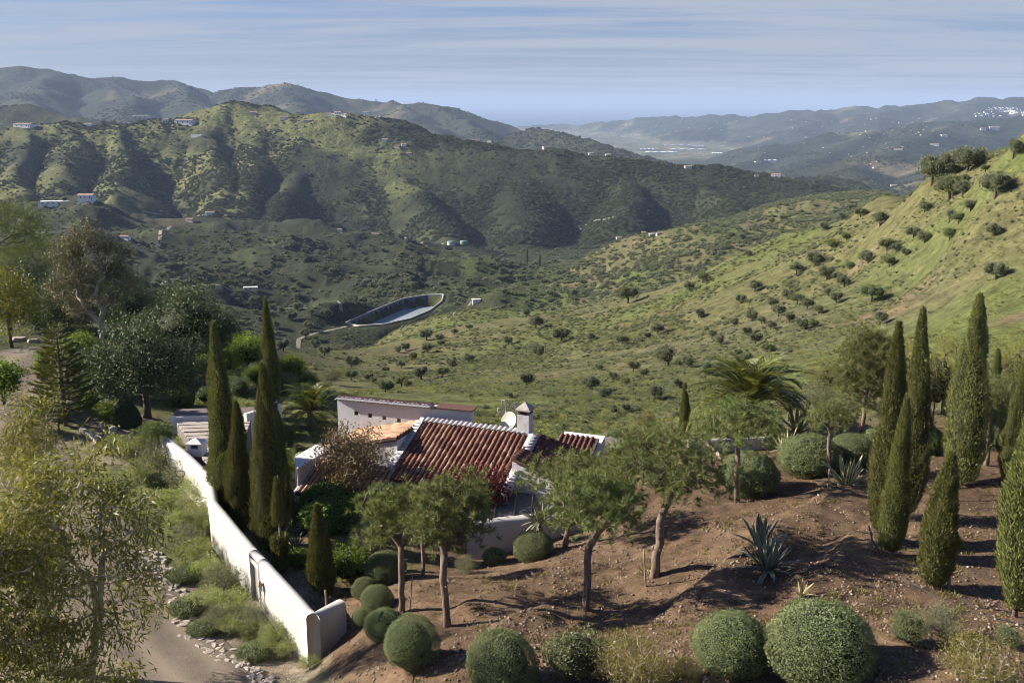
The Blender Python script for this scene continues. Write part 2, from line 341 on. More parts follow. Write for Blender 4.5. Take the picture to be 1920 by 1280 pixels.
def lerp(a, b, t): return a + (b - a) * t[..., None]
def colours(x, y, z):
    C = lambda *c: np.array(c, float)
    n1 = fbm(x / 30, y / 30, 4, 101) * 0.5 + 0.5; n2 = fbm(x / 7, y / 7, 4, 103) * 0.5 + 0.5; n3 = fbm(x / 120, y / 120, 4, 107) * 0.5 + 0.5
    n4 = fbm(x / 2.2, y / 2.2, 3, 109) * 0.5 + 0.5
    sh = x.shape; B = lambda c: np.broadcast_to(c, sh + (3,)).copy()
    soil = lerp(B(C(.105, .066, .042)), B(C(.190, .130, .085)), n4); soil = lerp(soil, B(C(.070, .043, .029)), sstep(.45, .75, n2) * .7)
    grass = lerp(B(C(.100, .102, .044)), B(C(.158, .148, .070)), n2); grass = lerp(grass, B(C(.112, .138, .040)), sstep(.5, .72, n1) * .85)
    grass = lerp(grass, B(C(.125, .120, .072)), sstep(.55, .8, n3) * .7)
    grass = lerp(grass, B(C(.165, .125, .080)), sstep(.64, .82, fbm(x / 16, y / 16, 4, 113) * .5 + .5) * .9)
    scrub = lerp(B(C(.020, .026, .015)), B(C(.038, .044, .023)), n2); scrub = lerp(scrub, B(C(.066, .076, .034)), sstep(.5, .75, n1) * .6)  # dense scrub, darkened further to put the valley's deep shade into its colour
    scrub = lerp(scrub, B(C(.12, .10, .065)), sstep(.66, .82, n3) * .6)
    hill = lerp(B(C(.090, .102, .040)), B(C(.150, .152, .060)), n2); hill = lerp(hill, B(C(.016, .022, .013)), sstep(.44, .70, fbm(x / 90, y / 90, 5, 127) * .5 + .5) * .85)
    hill = lerp(hill, B(C(.015, .021, .012)), sstep(-.02, .10, (x - (-250)) / 1500 + (n3 - .5) * .25) * .8)  # right half: dark wood, with hill shadow put into the colour as well
    far = lerp(B(C(.019, .026, .017)), B(C(.042, .048, .028)), fbm(x / 160, y / 160, 5, 131) * .5 + .5); far = lerp(far, B(C(.20, .165, .105)), sstep(.6, .8, fbm(x / 260, y / 260, 4, 137) * .5 + .5) * .6)
    c = grass
    # right hillside = grass; left and the valley = darkened scrub
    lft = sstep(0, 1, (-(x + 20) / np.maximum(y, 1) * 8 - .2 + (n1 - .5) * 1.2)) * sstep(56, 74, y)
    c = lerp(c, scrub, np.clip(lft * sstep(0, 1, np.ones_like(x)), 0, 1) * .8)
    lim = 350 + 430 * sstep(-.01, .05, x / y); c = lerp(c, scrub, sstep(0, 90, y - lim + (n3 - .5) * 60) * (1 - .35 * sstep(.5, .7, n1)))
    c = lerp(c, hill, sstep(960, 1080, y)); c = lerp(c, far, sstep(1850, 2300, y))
    plain = lerp(B(C(.10, .115, .06)), B(C(.19, .17, .115)), sstep(.4, .65, fbm(x / 110, y / 110, 3, 139) * .5 + .5))
    c = lerp(c, plain, sstep(3500, 5000, y) * (1 - sstep(-285, -262, z - CZ)))
    # garden soil round the house, gravel yard on the left
    garden = (1 - sstep(46, 58, y + (n1 - .5) * 10)) * sstep(-7.6, -6.4, x + (n2 - .5) * 1.5 + (y - 33) * .30)
    verge = (1 - sstep(58, 66, y)) * (1 - sstep(-7.6, -6.4, x + (n2 - .5) * 1.5 + (y - 33) * .30))
    c = lerp(c, soil, np.clip(garden, 0, 1)); lawn = (1 - sstep(1.0, 3.2, np.hypot((x + 7.0) / 1.6, (y - 40.5) / 1.3)))
    c = lerp(c, B(C(.13, .125, .04)), np.clip(lawn, 0, 1) * .8)
    c = lerp(c, lerp(B(C(.24, .20, .155)), B(C(.14, .15, .06)), sstep(.45, .6, n2)), verge)
    yard = 1 - sstep(.85, 1.15, np.hypot((x + 33) / 6.0, (y - 64) / 12) + (n2 - .5) * .15)
    c = lerp(c, B(C(.20, .175, .155)), yard)
    return c
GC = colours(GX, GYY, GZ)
# thicker, darker growth in the gullies of the hills
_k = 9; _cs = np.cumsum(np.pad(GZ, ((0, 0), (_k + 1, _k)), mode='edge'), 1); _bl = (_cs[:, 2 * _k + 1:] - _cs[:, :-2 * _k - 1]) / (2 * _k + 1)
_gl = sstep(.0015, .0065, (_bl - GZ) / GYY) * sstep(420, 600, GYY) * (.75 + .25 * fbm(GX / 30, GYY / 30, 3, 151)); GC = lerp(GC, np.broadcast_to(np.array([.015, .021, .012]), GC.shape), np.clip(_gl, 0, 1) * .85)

def ground_mat(name, s1, s2, bumpd, spot=None):
    m, nt, N, L, b = mat(name); p = pos(nt)
    col = attr(nt, 'gcol', 'Color')
    f1 = noise(nt, s1, 6, .65, p); f2 = noise(nt, s2, 5, .65, p)
    col = mixc(nt, 1.0, col, ramp(nt, f1, [(.30, (.45, .46, .48)), (.70, (1.5, 1.5, 1.46))]), 'MULTIPLY')
    col = mixc(nt, 1.0, col, ramp(nt, f2, [(.30, (.62, .63, .62)), (.70, (1.36, 1.34, 1.28))]), 'MULTIPLY')
    if spot:
        v = nd(nt, 'ShaderNodeTexVoronoi'); v.inputs['Scale'].default_value = spot; L.new(p, v.inputs['Vector'])
        k = ramp(nt, v.outputs['Distance'], [(.16, (0, 0, 0)), (.46, (1, 1, 1))])
        dens = ramp(nt, noise(nt, spot * .11, 3, .6, p), [(.38, (0, 0, 0)), (.60, (1, 1, 1))])
        inv = nd(nt, 'ShaderNodeInvert'); L.new(k, inv.inputs['Color']); inv.inputs['Fac'].default_value = 1
        fac = mixc(nt, 1.0, inv.outputs[0], dens, 'MULTIPLY')
        col = mixc(nt, fac, col, (.036, .046, .024))
    L.new(col, b.inputs['Base Color']); b.inputs['Roughness'].default_value = .95; b.inputs['Specular IOR Level'].default_value = .15
    hsum = nd(nt, 'ShaderNodeMath', operation='ADD'); L.new(f1, hsum.inputs[0]); L.new(f2, hsum.inputs[1])
    bump(nt, hsum.outputs[0], .8, bumpd, b)
    return m
def ring(name, i0, i1, m, label):
    n = len(az); r = i1 - i0 + 1
    V = np.stack([GX[i0:i1 + 1], GYY[i0:i1 + 1], GZ[i0:i1 + 1]], -1).reshape(-1, 3); C = GC[i0:i1 + 1].reshape(-1, 3)
    I = np.arange(r * n).reshape(r, n)
    q = np.stack([I[:-1, :-1], I[:-1, 1:], I[1:, 1:], I[1:, :-1]], -1).reshape(-1, 4)
    return struct(name, npmesh(name, V, quads=q, mats=[m], smooth=True, attrs={'gcol': C}), label)
def ri(y): return int(np.argmin(np.abs(rows - y)))
i1, i2, i3 = ri(64), ri(1120), ri(5200)
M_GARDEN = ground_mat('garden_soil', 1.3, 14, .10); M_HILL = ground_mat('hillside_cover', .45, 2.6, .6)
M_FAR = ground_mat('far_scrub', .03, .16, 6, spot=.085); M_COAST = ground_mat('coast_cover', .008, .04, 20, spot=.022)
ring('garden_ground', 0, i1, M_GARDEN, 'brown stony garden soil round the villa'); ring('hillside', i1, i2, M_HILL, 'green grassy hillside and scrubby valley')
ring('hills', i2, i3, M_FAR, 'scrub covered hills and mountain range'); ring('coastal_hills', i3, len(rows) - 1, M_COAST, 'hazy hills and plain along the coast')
# sea
m, nt, N, L, b = mat('sea_water'); b.inputs['Base Color'].default_value = (.05, .085, .12, 1); b.inputs['Roughness'].default_value = .35
bump(nt, noise(nt, .02, 4, .6, pos(nt)), .5, 8, b); M_SEA = m
me = npmesh('sea', [(-60000, 9000, SEA + CZ), (60000, 9000, SEA + CZ), (60000, 62000, SEA + CZ), (-60000, 62000, SEA + CZ)], quads=[(0, 1, 2, 3)], mats=[M_SEA]); struct('sea', me, 'pale blue sea below the horizon')
# air: one closed box of thin haze
hx, hy0, hy1, hz0, hz1 = 64000, -200, 64000, SEA + CZ - 12, CZ + 215
hv = [(-hx, hy0, hz0), (hx, hy0, hz0), (hx, hy1, hz0), (-hx, hy1, hz0), (-hx, hy0, hz1), (hx, hy0, hz1), (hx, hy1, hz1), (-hx, hy1, hz1)]
hm = bpy.data.materials.new('haze'); hm.use_nodes = True; nt = hm.node_tree; nt.nodes.remove(nt.nodes['Principled BSDF'])
pv = nd(nt, 'ShaderNodeVolumePrincipled'); pv.inputs['Color'].default_value = (.50, .66, .94, 1); pv.inputs['Density'].default_value = 6.2e-5; pv.inputs['Anisotropy'].default_value = 0.0
pv.inputs['Density Attribute'].default_value = ''; pv.inputs['Blackbody Intensity'].default_value = 0
nt.links.new(pv.outputs[0], nt.nodes['Material Output'].inputs['Volume'])
hz = link('haze', npmesh('haze', hv, quads=[(0, 3, 2, 1), (4, 5, 6, 7), (0, 1, 5, 4), (1, 2, 6, 5), (2, 3, 7, 6), (3, 0, 4, 7)], mats=[hm])); hz['kind'] = 'stuff'; hz['label'] = 'thin blue haze in the air over the valleys'
# ---------------------------------------------------------------- foliage tools
def foliage(name, c1, c2, trans=.25, rough=.6, c3=None, tr_gain=1.5, spec=.25):
    m, nt, N, L, b = mat(name)
    r = attr(nt, 'rnd'); st = [(0, c1), (.8, c2)] + ([(1, c3)] if c3 else [])
    col = ramp(nt, r, st)
    col = hsv(nt, col, h=mrange(nt, orand(nt), 0, 1, .488, .512), v=mrange(nt, orand(nt), 0, 1, .82, 1.18))
    L.new(col, b.inputs['Base Color']); b.inputs['Roughness'].default_value = rough; b.inputs['Specular IOR Level'].default_value = spec
    t = nd(nt, 'ShaderNodeBsdfTranslucent'); L.new(mixc(nt, 1.0, col, (tr_gain * 1.1, tr_gain, tr_gain * .45), 'MULTIPLY'), t.inputs[0])
    mx = nd(nt, 'ShaderNodeMixShader'); mx.inputs[0].default_value = trans
    L.new(b.outputs[0], mx.inputs[1]); L.new(t.outputs[0], mx.inputs[2]); L.new(mx.outputs[0], N['Material Output'].inputs[0])
    return m
def bark(name, c1, c2, s=9):
    m, nt, N, L, b = mat(name); v = nd(nt, 'ShaderNodeMapping'); v.inputs['Scale'].default_value = (1, 1, .3); L.new(objc(nt), v.inputs[0])
    f = noise(nt, s, 5, .65, v.outputs[0]); L.new(ramp(nt, f, [(.3, c1), (.7, c2)]), b.inputs['Base Color']); b.inputs['Roughness'].default_value = .9
    bump(nt, f, .8, .03, b); return m
M_CYP = foliage('cypress_green', (0.089, 0.110, 0.040), (0.187, 0.198, 0.065), .12, .7)
M_CYP2 = foliage('cypress_young', (0.103, 0.121, 0.041), (0.199, 0.204, 0.068), .12, .7)
M_PINE = foliage('pine_needles', (0.081, 0.122, 0.037), (0.201, 0.232, 0.076), .15, .6, (0.329, 0.256, 0.110))
M_BALL = foliage('clipped_bush', (0.086, 0.119, 0.050), (0.202, 0.238, 0.104), .12, .5)
M_BOX = foliage('glossy_hedge', (0.048, 0.094, 0.022), (0.102, 0.180, 0.036), .15, .55)
M_EUC = foliage('eucalyptus_leaf', (.088, .105, .030), (.205, .210, .062), .34, .45, (.30, .28, .10))
M_EUC2 = foliage('eucalyptus_far_leaf', (.090, .098, .046), (.195, .190, .100), .18, .5, (.25, .21, .12), 1.1)
M_DARK = foliage('dark_evergreen', (0.044, 0.069, 0.031), (0.108, 0.142, 0.066), .10, .62, (0.189, 0.220, 0.126))
M_GREEN = foliage('bright_leaf', (.075, .125, .018), (.160, .225, .032), .35, .5)
M_YEL = foliage('yellow_green_leaf', (.115, .145, .020), (.250, .265, .036), .30, .5, None, 1.1)
M_ROSE = foliage('yellowish_shrub', (.105, .110, .030), (.215, .200, .060), .25, .6)
M_GREY = foliage('grey_green_leaf', (0.108, 0.127, 0.073), (0.221, 0.233, 0.136), .2, .55)
M_OLEA = foliage('oleander_leaf', (0.128, 0.181, 0.058), (0.309, 0.354, 0.135), .25, .45, (0.450, 0.405, 0.226))
M_RED = foliage('plum_leaf', (.040, .008, .012), (.105, .020, .024), .25, .45)
M_BROWN = foliage('withered_leaf', (.120, .085, .045), (.215, .165, .080), .2, .6, (.30, .27, .06))
M_OLIVE = foliage('olive_leaf', (0.101, 0.121, 0.071), (0.199, 0.223, 0.131), .12, .6)
M_OLIVE2 = foliage('olive_leaf_green', (0.097, 0.131, 0.053), (0.179, 0.221, 0.083), .15, .6)
M_SCRUB = foliage('scrub_leaf', (0.064, 0.082, 0.040), (0.144, 0.167, 0.077), .1, .7)
M_MAQ = foliage('maquis_leaf', (.030, .040, .020), (.070, .084, .040), .1, .7)
M_TUSS = foliage('tussock_grass', (0.139, 0.173, 0.058), (0.281, 0.287, 0.114), .2, .7)
M_DRY = foliage('dry_twigs', (.160, .115, .080), (.260, .200, .140), .1, .8)
M_PALM = foliage('palm_leaf', (.070, .095, .022), (.160, .180, .050), .25, .40, (.22, .21, .07))
M_NORF = foliage('araucaria_needles', (0.061, 0.079, 0.018), (0.138, 0.149, 0.033), .2, .6)
M_FEATH = foliage('feathery_needles', (.105, .125, .038), (.205, .220, .075), .25, .6, None, 1.1)
M_BARK = bark('pine_bark', (.085, .058, .042), (.24, .18, .14)); M_BARKP = bark('pale_bark', (.26, .20, .15), (.50, .43, .36)); M_BARKD = bark('dark_bark', (.07, .052, .04), (.16, .125, .095))
M_CORE = mat('crown_filler')[0]; M_CORE.node_tree.nodes['Principled BSDF'].inputs['Base Color'].default_value = (.030, .036, .014, 1); M_CORE.node_tree.nodes['Principled BSDF'].inputs['Roughness'].default_value = 1  # dark filler added inside crowns to stop light passing through the leaves

def unit(v): return v / np.maximum(np.linalg.norm(v, axis=-1, keepdims=True), 1e-9)
def rsph(rng, n): return unit(rng.normal(size=(n, 3)))
class MB:
    """collects vertices, quads and triangles with a material slot and a random value"""
    def __init__(s): s.V = []; s.Q = []; s.T = []; s.qm = []; s.tm = []; s.r = []; s.n = 0; s.sq = []; s.st = []
    def add(s, V, Q=None, T=None, m=0, rnd=None, smooth=False):
        V = np.asarray(V, float).reshape(-1, 3)
        if Q is not None and len(Q): Q = np.asarray(Q).reshape(-1, 4); s.Q.append(Q + s.n); s.qm.append(np.full(len(Q), m)); s.sq.append(np.full(len(Q), smooth))
        if T is not None and len(T): T = np.asarray(T).reshape(-1, 3); s.T.append(T + s.n); s.tm.append(np.full(len(T), m)); s.st.append(np.full(len(T), smooth))
        s.V.append(V); s.r.append(np.zeros(len(V)) if rnd is None else rnd); s.n += len(V); return s
    def mesh(s, name, mats, **kw):
        Q = np.concatenate(s.Q) if s.Q else None; T = np.concatenate(s.T) if s.T else None
        mi = np.concatenate((s.qm or [[]]) + (s.tm or [])) if (s.Q and s.T) else np.concatenate(s.qm if s.Q else s.tm)
        sm = np.concatenate((s.sq if s.Q else []) + (s.st if s.T else []))
        return npmesh(name, np.concatenate(s.V), Q, T, mats, sm, {'rnd': np.concatenate(s.r), **kw}, mi)
    def box(s, x0, x1, y0, y1, z0, z1, m=0):
        v = [(x0, y0, z0), (x1, y0, z0), (x1, y1, z0), (x0, y1, z0), (x0, y0, z1), (x1, y0, z1), (x1, y1, z1), (x0, y1, z1)]
        return s.add(v, [(0, 3, 2, 1), (4, 5, 6, 7), (0, 1, 5, 4), (1, 2, 6, 5), (2, 3, 7, 6), (3, 0, 4, 7)], m=m)
    def tube(s, pts, rad, ns=6, m=0, cap=True):
        pts = np.asarray(pts, float); rad = np.broadcast_to(np.asarray(rad, float), (len(pts),))
        tg = unit(np.gradient(pts, axis=0)); ref = np.array([0.13, 1, .07]) if abs(tg[0][1]) < .8 else np.array([1, .1, .05])
        a = unit(np.cross(tg, ref)); b = np.cross(tg, a); th = np.arange(ns) * 2 * math.pi / ns
        ringv = pts[:, None] + rad[:, None, None] * (a[:, None] * np.cos(th)[None, :, None] + b[:, None] * np.sin(th)[None, :, None])
        I = np.arange(len(pts) * ns).reshape(len(pts), ns); J = np.roll(I, -1, 1)
        q = np.stack([I[:-1], J[:-1], J[1:], I[1:]], -1).reshape(-1, 4)
        V = ringv.reshape(-1, 3); T = None
        if cap:
            V = np.concatenate([V, pts[:1], pts[-1:]]); k = len(V)
            T = [(I[0, (i + 1) % ns], I[0, i], k - 2) for i in range(ns)] + [(I[-1, i], I[-1, (i + 1) % ns], k - 1) for i in range(ns)]
        return s.add(V, q, T, m=m, smooth=True)
    def leaves(s, p, d, nrm, L, W, rnd, m=0, tri=False):
        d = unit(d); sd = unit(np.cross(d, nrm)); L = np.broadcast_to(L, (len(p),))[:, None]; W = np.broadcast_to(W, (len(p),))[:, None]
        if tri:
            V = np.stack([p - sd * W / 2, p + sd * W / 2, p + d * L], 1).reshape(-1, 3); T = np.arange(len(V)).reshape(-1, 3)
            return s.add(V, None, T, m=m, rnd=np.repeat(rnd, 3))
        V = np.stack([p, p + d * L * .45 + sd * W / 2, p + d * L, p + d * L * .45 - sd * W / 2], 1).reshape(-1, 3)
        return s.add(V, np.arange(len(V)).reshape(-1, 4), None, m=m, rnd=np.repeat(rnd, 4))
    def blob(s, c, r, nu=10, nv=7, m=0, lump=0, rng=None):
        th = np.linspace(0, 2 * math.pi, nu, endpoint=False); ph = np.linspace(.02, math.pi - .02, nv)
        T, Pp = np.meshgrid(th, ph); d = np.stack([np.sin(Pp) * np.cos(T), np.sin(Pp) * np.sin(T), np.cos(Pp)], -1)
        k = 1 + (rng.normal(size=T.shape)[..., None] * lump if lump else 0)
        V = (np.asarray(c) + d * np.asarray(r) * k).reshape(-1, 3); I = np.arange(nu * nv).reshape(nv, nu); J = np.roll(I, -1, 1)
        return s.add(V, np.stack([I[:-1], I[1:], J[1:], J[:-1]], -1).reshape(-1, 4), m=m, smooth=True)
def grow(rng, trunk, attract, r0, tip_r, pen=.22, bend=.35, expo=.5):
    """limbs from a trunk line to points of the crown; returns a builder with the wood, and the tips with directions"""
    pos_ = [np.asarray(p, float) for p in trunk]; par = list(range(-1, len(trunk) - 1)); plen = [0]
    for i in range(1, len(trunk)): plen.append(plen[-1] + np.linalg.norm(pos_[i] - pos_[i - 1]))
    fork = max(1, int(len(trunk) * .5)); chains = []
    order = np.argsort(np.linalg.norm(attract - pos_[-1], axis=1)); tips = []
    for k in order:
        a = attract[k]; A = np.array(pos_[fork:]); d = np.linalg.norm(A - a, axis=1)
        back = np.maximum(0, A[:, 2] - a[2]) * .8
        j = int(np.argmin(d + pen * np.array(plen[fork:]) + back)) + fork; p0 = pos_[j]; D = np.linalg.norm(a - p0)
        pd = unit(p0 - pos_[par[j]]) if par[j] >= 0 else np.array([0, 0, 1.]); last = j; ch = [j]
        for t in (.34, .68, 1.0):
            q = p0 + (a - p0) * t + pd * D * bend * math.sin(math.pi * t) * .55 + rng.normal(size=3) * D * .035 * (t < 1)
            pos_.append(q); par.append(last); plen.append(plen[last] + np.linalg.norm(q - pos_[last])); last = len(pos_) - 1; ch.append(last)
        chains.append(ch); tips.append(last)
    cnt = np.zeros(len(pos_)); 
    for t in tips:
        while t >= 0: cnt[t] += 1; t = par[t]
    rad = np.minimum(tip_r * np.maximum(cnt, 1) ** expo, r0)
    w = MB(); n = len(trunk); tr = np.linspace(r0, max(rad[n - 1], tip_r * 2), n); tr[0] *= 1.25
    w.tube(trunk, tr, 8)
    for ch in chains:
        rr = rad[ch].copy(); rr[0] = min(rr[0], rr[1] * 1.25); w.tube([pos_[i] for i in ch], rr, 5, cap=False)
    tp = np.array([pos_[t] for t in tips]); td = unit(np.array([pos_[t] - pos_[par[t]] for t in tips]))
    return w, tp, td
def trunk_line(rng, h, wob=.08, n=6, lean=(0, 0)):
    z = np.linspace(0, h, n); t = z / h
    return np.stack([lean[0] * t + np.cumsum(rng.normal(size=n)) * wob * .4 * (t > 0), lean[1] * t + np.cumsum(rng.normal(size=n)) * wob * .4 * (t > 0), z - .25 * (t == 0)], 1)
def shell_pts(rng, n, c, r, inner=.55, zmin=-1.0, lump=.16):
    out = []
    lob = rsph(rng, 9); la = rng.uniform(-1, 1, 9)
    while len(out) < n:
        d = rsph(rng, 1)[0]
        if d[2] < zmin: continue
        k = 1 + lump * float(np.sum(la * np.maximum(0, lob @ d) ** 4))
        out.append(np.asarray(c) + d * np.asarray(r) * k * rng.uniform(inner, 1) ** .6)
    return np.array(out)
def thing(name, loc, label=None, cat=None, group=None, rz=0, s=1):
    o = link(name, None, loc=loc, rot=(0, 0, rz), scale=s); o.empty_display_size = .2
    return tag(o, label, cat, group)
PROTO = {}
def proto(kind, parts): PROTO[kind] = parts            # [(part name, mesh)]
def plant(kind, name, p, label, cat, group=None, s=1, rz=None, sink=.03, tilt=(0, 0)):
    if rz is None: rz = random.uniform(0, 6.28)
    o = thing(name, (p[0], p[1], p[2] - sink), label, cat, group, rz, s)
    if tilt != (0, 0): o.rotation_euler = (tilt[0], tilt[1], rz)
    for pn, me in PROTO[kind]: link(pn, me, o)
    return o

# ---- plant kinds
def cypress(kind, seed, h, r, n, m, taper=1.0, gap=None, base=.04):
    rng = np.random.default_rng(seed); c = MB()
    prof = lambda t: r * np.clip(np.sin(np.pi * np.clip(t, 0, 1) ** (.62 * taper)) ** .75 * (1 - .35 * t), .0, 1) * 1.1 + .02
    t = rng.beta(1.15, 1.35, n) * (1 - base) + base
    if gap: t = t[(t < gap[0]) | (t > gap[1])]; n = len(t)
    th = rng.uniform(0, 2 * math.pi, n)
    lob = .60 + .55 * (vnoise(th / (2 * math.pi) * 9 + 3 * np.sin(t * 5 + seed), t * h * .55, seed) ) + .10 * vnoise(th * 6, t * h * 2.2, seed + 1)
    lean = r * .25 * fbm(t * 2.2, t * 0 + seed, 2, seed); lean2 = r * .25 * fbm(t * 2.2, t * 0 + seed + 9, 2, seed)
    rr = prof(t) * lob * rng.uniform(.70, 1.0, n) ** .5 * np.where(rng.uniform(0, 1, n) < .05, 1.14, 1.0)
    od = np.stack([np.cos(th), np.sin(th), np.zeros(n)], 1)
    p = od * rr[:, None]; p[:, 0] += lean; p[:, 1] += lean2; p[:, 2] = t * h
    d = od * .55 + np.array([0, 0, 1.]) + rng.normal(size=(n, 3)) * .28
    nr = od + rng.normal(size=(n, 3)) * .55
    c.leaves(p, d, nr, rng.uniform(.08, .19, n), rng.uniform(.022, .05, n), rng.uniform(0, 1, n), 0)
    # dark filler added inside the crown to block light
    tt = np.linspace(base, .985, 16); pr = prof(tt) * .70
    if gap: pr = np.where((tt > gap[0] - .03) & (tt < gap[1] + .03), .02, pr)
    lx = r * .25 * fbm(tt * 2.2, tt * 0 + seed, 2, seed); ly = r * .25 * fbm(tt * 2.2, tt * 0 + seed + 9, 2, seed)
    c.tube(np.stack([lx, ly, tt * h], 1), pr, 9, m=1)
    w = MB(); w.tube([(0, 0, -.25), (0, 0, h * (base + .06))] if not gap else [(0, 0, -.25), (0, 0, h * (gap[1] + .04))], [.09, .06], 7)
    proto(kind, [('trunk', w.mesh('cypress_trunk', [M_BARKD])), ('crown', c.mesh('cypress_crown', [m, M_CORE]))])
cypress('cyp1', 1, 9.5, .76, 24000, M_CYP); cypress('cyp2', 2, 7.0, .70, 20000, M_CYP); cypress('cyp3', 3, 9.3, .96, 30000, M_CYP); cypress('cyp4', 4, 8.0, .60, 30000, M_CYP2, .9)
cypress('cyp5', 5, 5.0, .62, 26000, M_CYP2, 1.05); cypress('cyp6', 6, 3.8, .52, 15000, M_CYP, .9); cypress('cyp7', 7, 4.4, .36, 9000, M_CYP2, .9, gap=(.40, .52)); cypress('cyp8', 8, 9.0, 1.0, 24000, M_CYP2, 1.0)
def pine(kind, seed, h, fork, cr, cz, ch, n, wood=M_BARK, leafm=M_PINE, nn=26, sub=4, r0=.12, lean=(0, 0), zmin=-.45, nl=.27, spread=.26, inner=.3):
    rng = np.random.default_rng(seed); tl = trunk_line(rng, h * fork, .09, 7, lean)
    at = shell_pts(rng, n, (lean[0] * 1.1, lean[1] * 1.1, cz), (cr, cr, ch), inner, zmin, .22)
    w, tp, td = grow(rng, tl, at, r0, .010, .15, .35, .5)
    # broken stubs on the stem
    for _ in range(7):
        z = rng.uniform(.25, .95) * h * fork; i = min(int(z / (h * fork) * 6), 5); a = rng.uniform(0, 6.28); q = tl[i] + (tl[i + 1] - tl[i]) * .5
        w.tube([q, q + np.array([math.cos(a) * .28, math.sin(a) * .28, .06])], [.03, .018], 5)
    c = MB(); T = np.repeat(tp, sub, 0) + rng.normal(size=(len(tp) * sub, 3)) * spread * np.array([1, 1, .65]); D = np.repeat(td, sub, 0) + rsph(rng, len(T)) * .45 + np.array([0, 0, .45]); D = unit(D)
    K = np.repeat(np.arange(len(T)), nn); d = unit(D[K] * .75 + rsph(rng, len(K)) * .85); base = T[K] - D[K] * rng.uniform(0, .16, len(K))[:, None]
    tone = np.repeat(rng.uniform(0, .55, len(T)), nn) + rng.uniform(0, .3, len(K)); candle = rng.uniform(size=len(K)) < .03; tone[candle] = 1
    c.leaves(base, d, rsph(rng, len(K)), rng.uniform(.6, 1.15, len(K)) * nl, .020, tone, 0, tri=True)
    proto(kind, [('trunk', w.mesh('tree_trunk', [wood])), ('crown', c.mesh('pine_crown', [leafm]))])
pine('pine1', 11, 5.2, .52, 1.30, 3.85, 1.45, 140, sub=4, nn=34); pine('pine2', 12, 5.3, .50, 1.36, 4.05, 1.50, 150, sub=4, nn=36); pine('pine3', 13, 4.3, .52, 1.45, 3.40, 1.15, 135, sub=4, nn=34, zmin=-.3)
pine('pine4', 14, 5.2, .46, 2.35, 3.85, 1.5, 190, sub=4, nn=32, r0=.17, zmin=-.25); pine('pine5', 15, 4.3, .5, 1.75, 3.2, 1.25, 125, sub=4, nn=30, zmin=-.25); pine('pine6', 16, 4.4, .6, 1.3, 3.4, 1.1, 110, sub=4, nn=24, r0=.12, zmin=-.45)
pine('bigpine', 17, 9, .55, 4.2, 7.0, 2.6, 260, sub=5, nn=16, r0=.28, nl=.42, spread=.55, zmin=-.2)
pine('feather', 18, 6.0, .6, 1.6, 3.6, 2.7, 240, leafm=M_FEATH, sub=5, nn=20, r0=.10, zmin=-.9, nl=.30, spread=.30, inner=.2)
def leafy(kind, seed, stems, at, r0, leafm, nleaf, L, W, spread, wood=M_BARKD, tip=.010, down=0.0, up=.3, fold=1.0, core=None, pen=.2, squash=.8):
    """broadleaved tree or shrub: limbs from the stem lines to the crown points, leaves round the tips"""
    rng = np.random.default_rng(seed)
    w, tp, td = grow(rng, stems, at, r0, tip, pen, .35, .5)
    c = MB(); K = np.repeat(np.arange(len(tp)), nleaf); n = len(K)
    p = tp[K] + rng.normal(size=(n, 3)) * spread * np.array([1, 1, squash]) - td[K] * spread * .4
    d = td[K] * .6 + rsph(rng, n) * fold + np.array([0, 0, up - down]); nr = rsph(rng, n) + np.array([0, 0, .5])
    tone = np.repeat(rng.uniform(0, .5, len(tp)), nleaf) + rng.uniform(0, .5, n)
    c.leaves(p, d, nr, rng.uniform(.6, 1.2, n) * L, rng.uniform(.7, 1.2, n) * W, tone, 0)
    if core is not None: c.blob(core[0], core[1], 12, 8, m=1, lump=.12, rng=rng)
    proto(kind, [('trunk', w.mesh('tree_trunk', [wood])), ('crown', c.mesh('leaf_crown', [leafm, M_CORE]))])
def rg(s): return np.random.default_rng(s)
# near eucalyptus trees: several crown lobes on pale slanting limbs
def lobes(seed, ls, per): r_ = rg(seed); return np.concatenate([shell_pts(r_, int(per * (r[0] * r[2]) ** .8), c, r, .25, -1, .2) for c, r in ls])
leafy('euc1', 21, [(0, 0, -.3), (.1, 0, 2), (.35, .1, 4), (.75, .2, 6), (1.0, .2, 7.6)], lobes(22, [((.6, 0, 9.9), (1.2, 1.2, .9)), ((1.6, 0, 9.0), (1.1, 1.1, 1.0)), ((-.4, 0, 9.2), (1.2, 1.2, 1.0)), ((1.9, 0, 7.6), (.9, 1.0, .9)), ((-1.2, 0, 7.9), (1.0, 1.2, .9)), ((.3, -.3, 7.6), (1.2, 1.1, .9)), ((1.5, .3, 6.2), (1.0, 1, .8)), ((-1.0, 0, 6.2), (1.1, 1.2, .9)), ((.5, -.4, 5.4), (1.1, 1, .9)), ((-.9, 0, 4.6), (1.1, 1.2, .9)), ((1.0, 0, 3.9), (.9, .9, .8))], 25), .16, M_EUC, 52, .22, .042, .25, M_BARKP, .009, down=1.0, fold=.9)
leafy('euc2', 23, [(0, 0, -.3), (-.05, 0, 2), (-.1, .1, 4), (-.05, .2, 6.4), (.1, .2, 8.4)], lobes(24, [((.1, 0, 10.2), (1.4, 1.3, 1.0)), ((1.1, 0, 9.2), (1.0, 1.1, .9)), ((-1.0, 0, 9.2), (1.2, 1.2, 1.0)), ((.0, 0, 8.2), (1.3, 1.2, 1.0)), ((-.9, 0, 7.2), (1.2, 1.2, .9)), ((1.0, 0, 7.1), (1.1, 1.2, .9)), ((.1, 0, 6.0), (1.3, 1.2, .9)), ((-.9, 0, 4.9), (1.2, 1.2, .9)), ((.8, 0, 4.6), (1.1, 1.2, .9))], 25), .17, M_EUC, 52, .22, .042, .25, M_BARKP, .009, down=1.0, fold=.9)
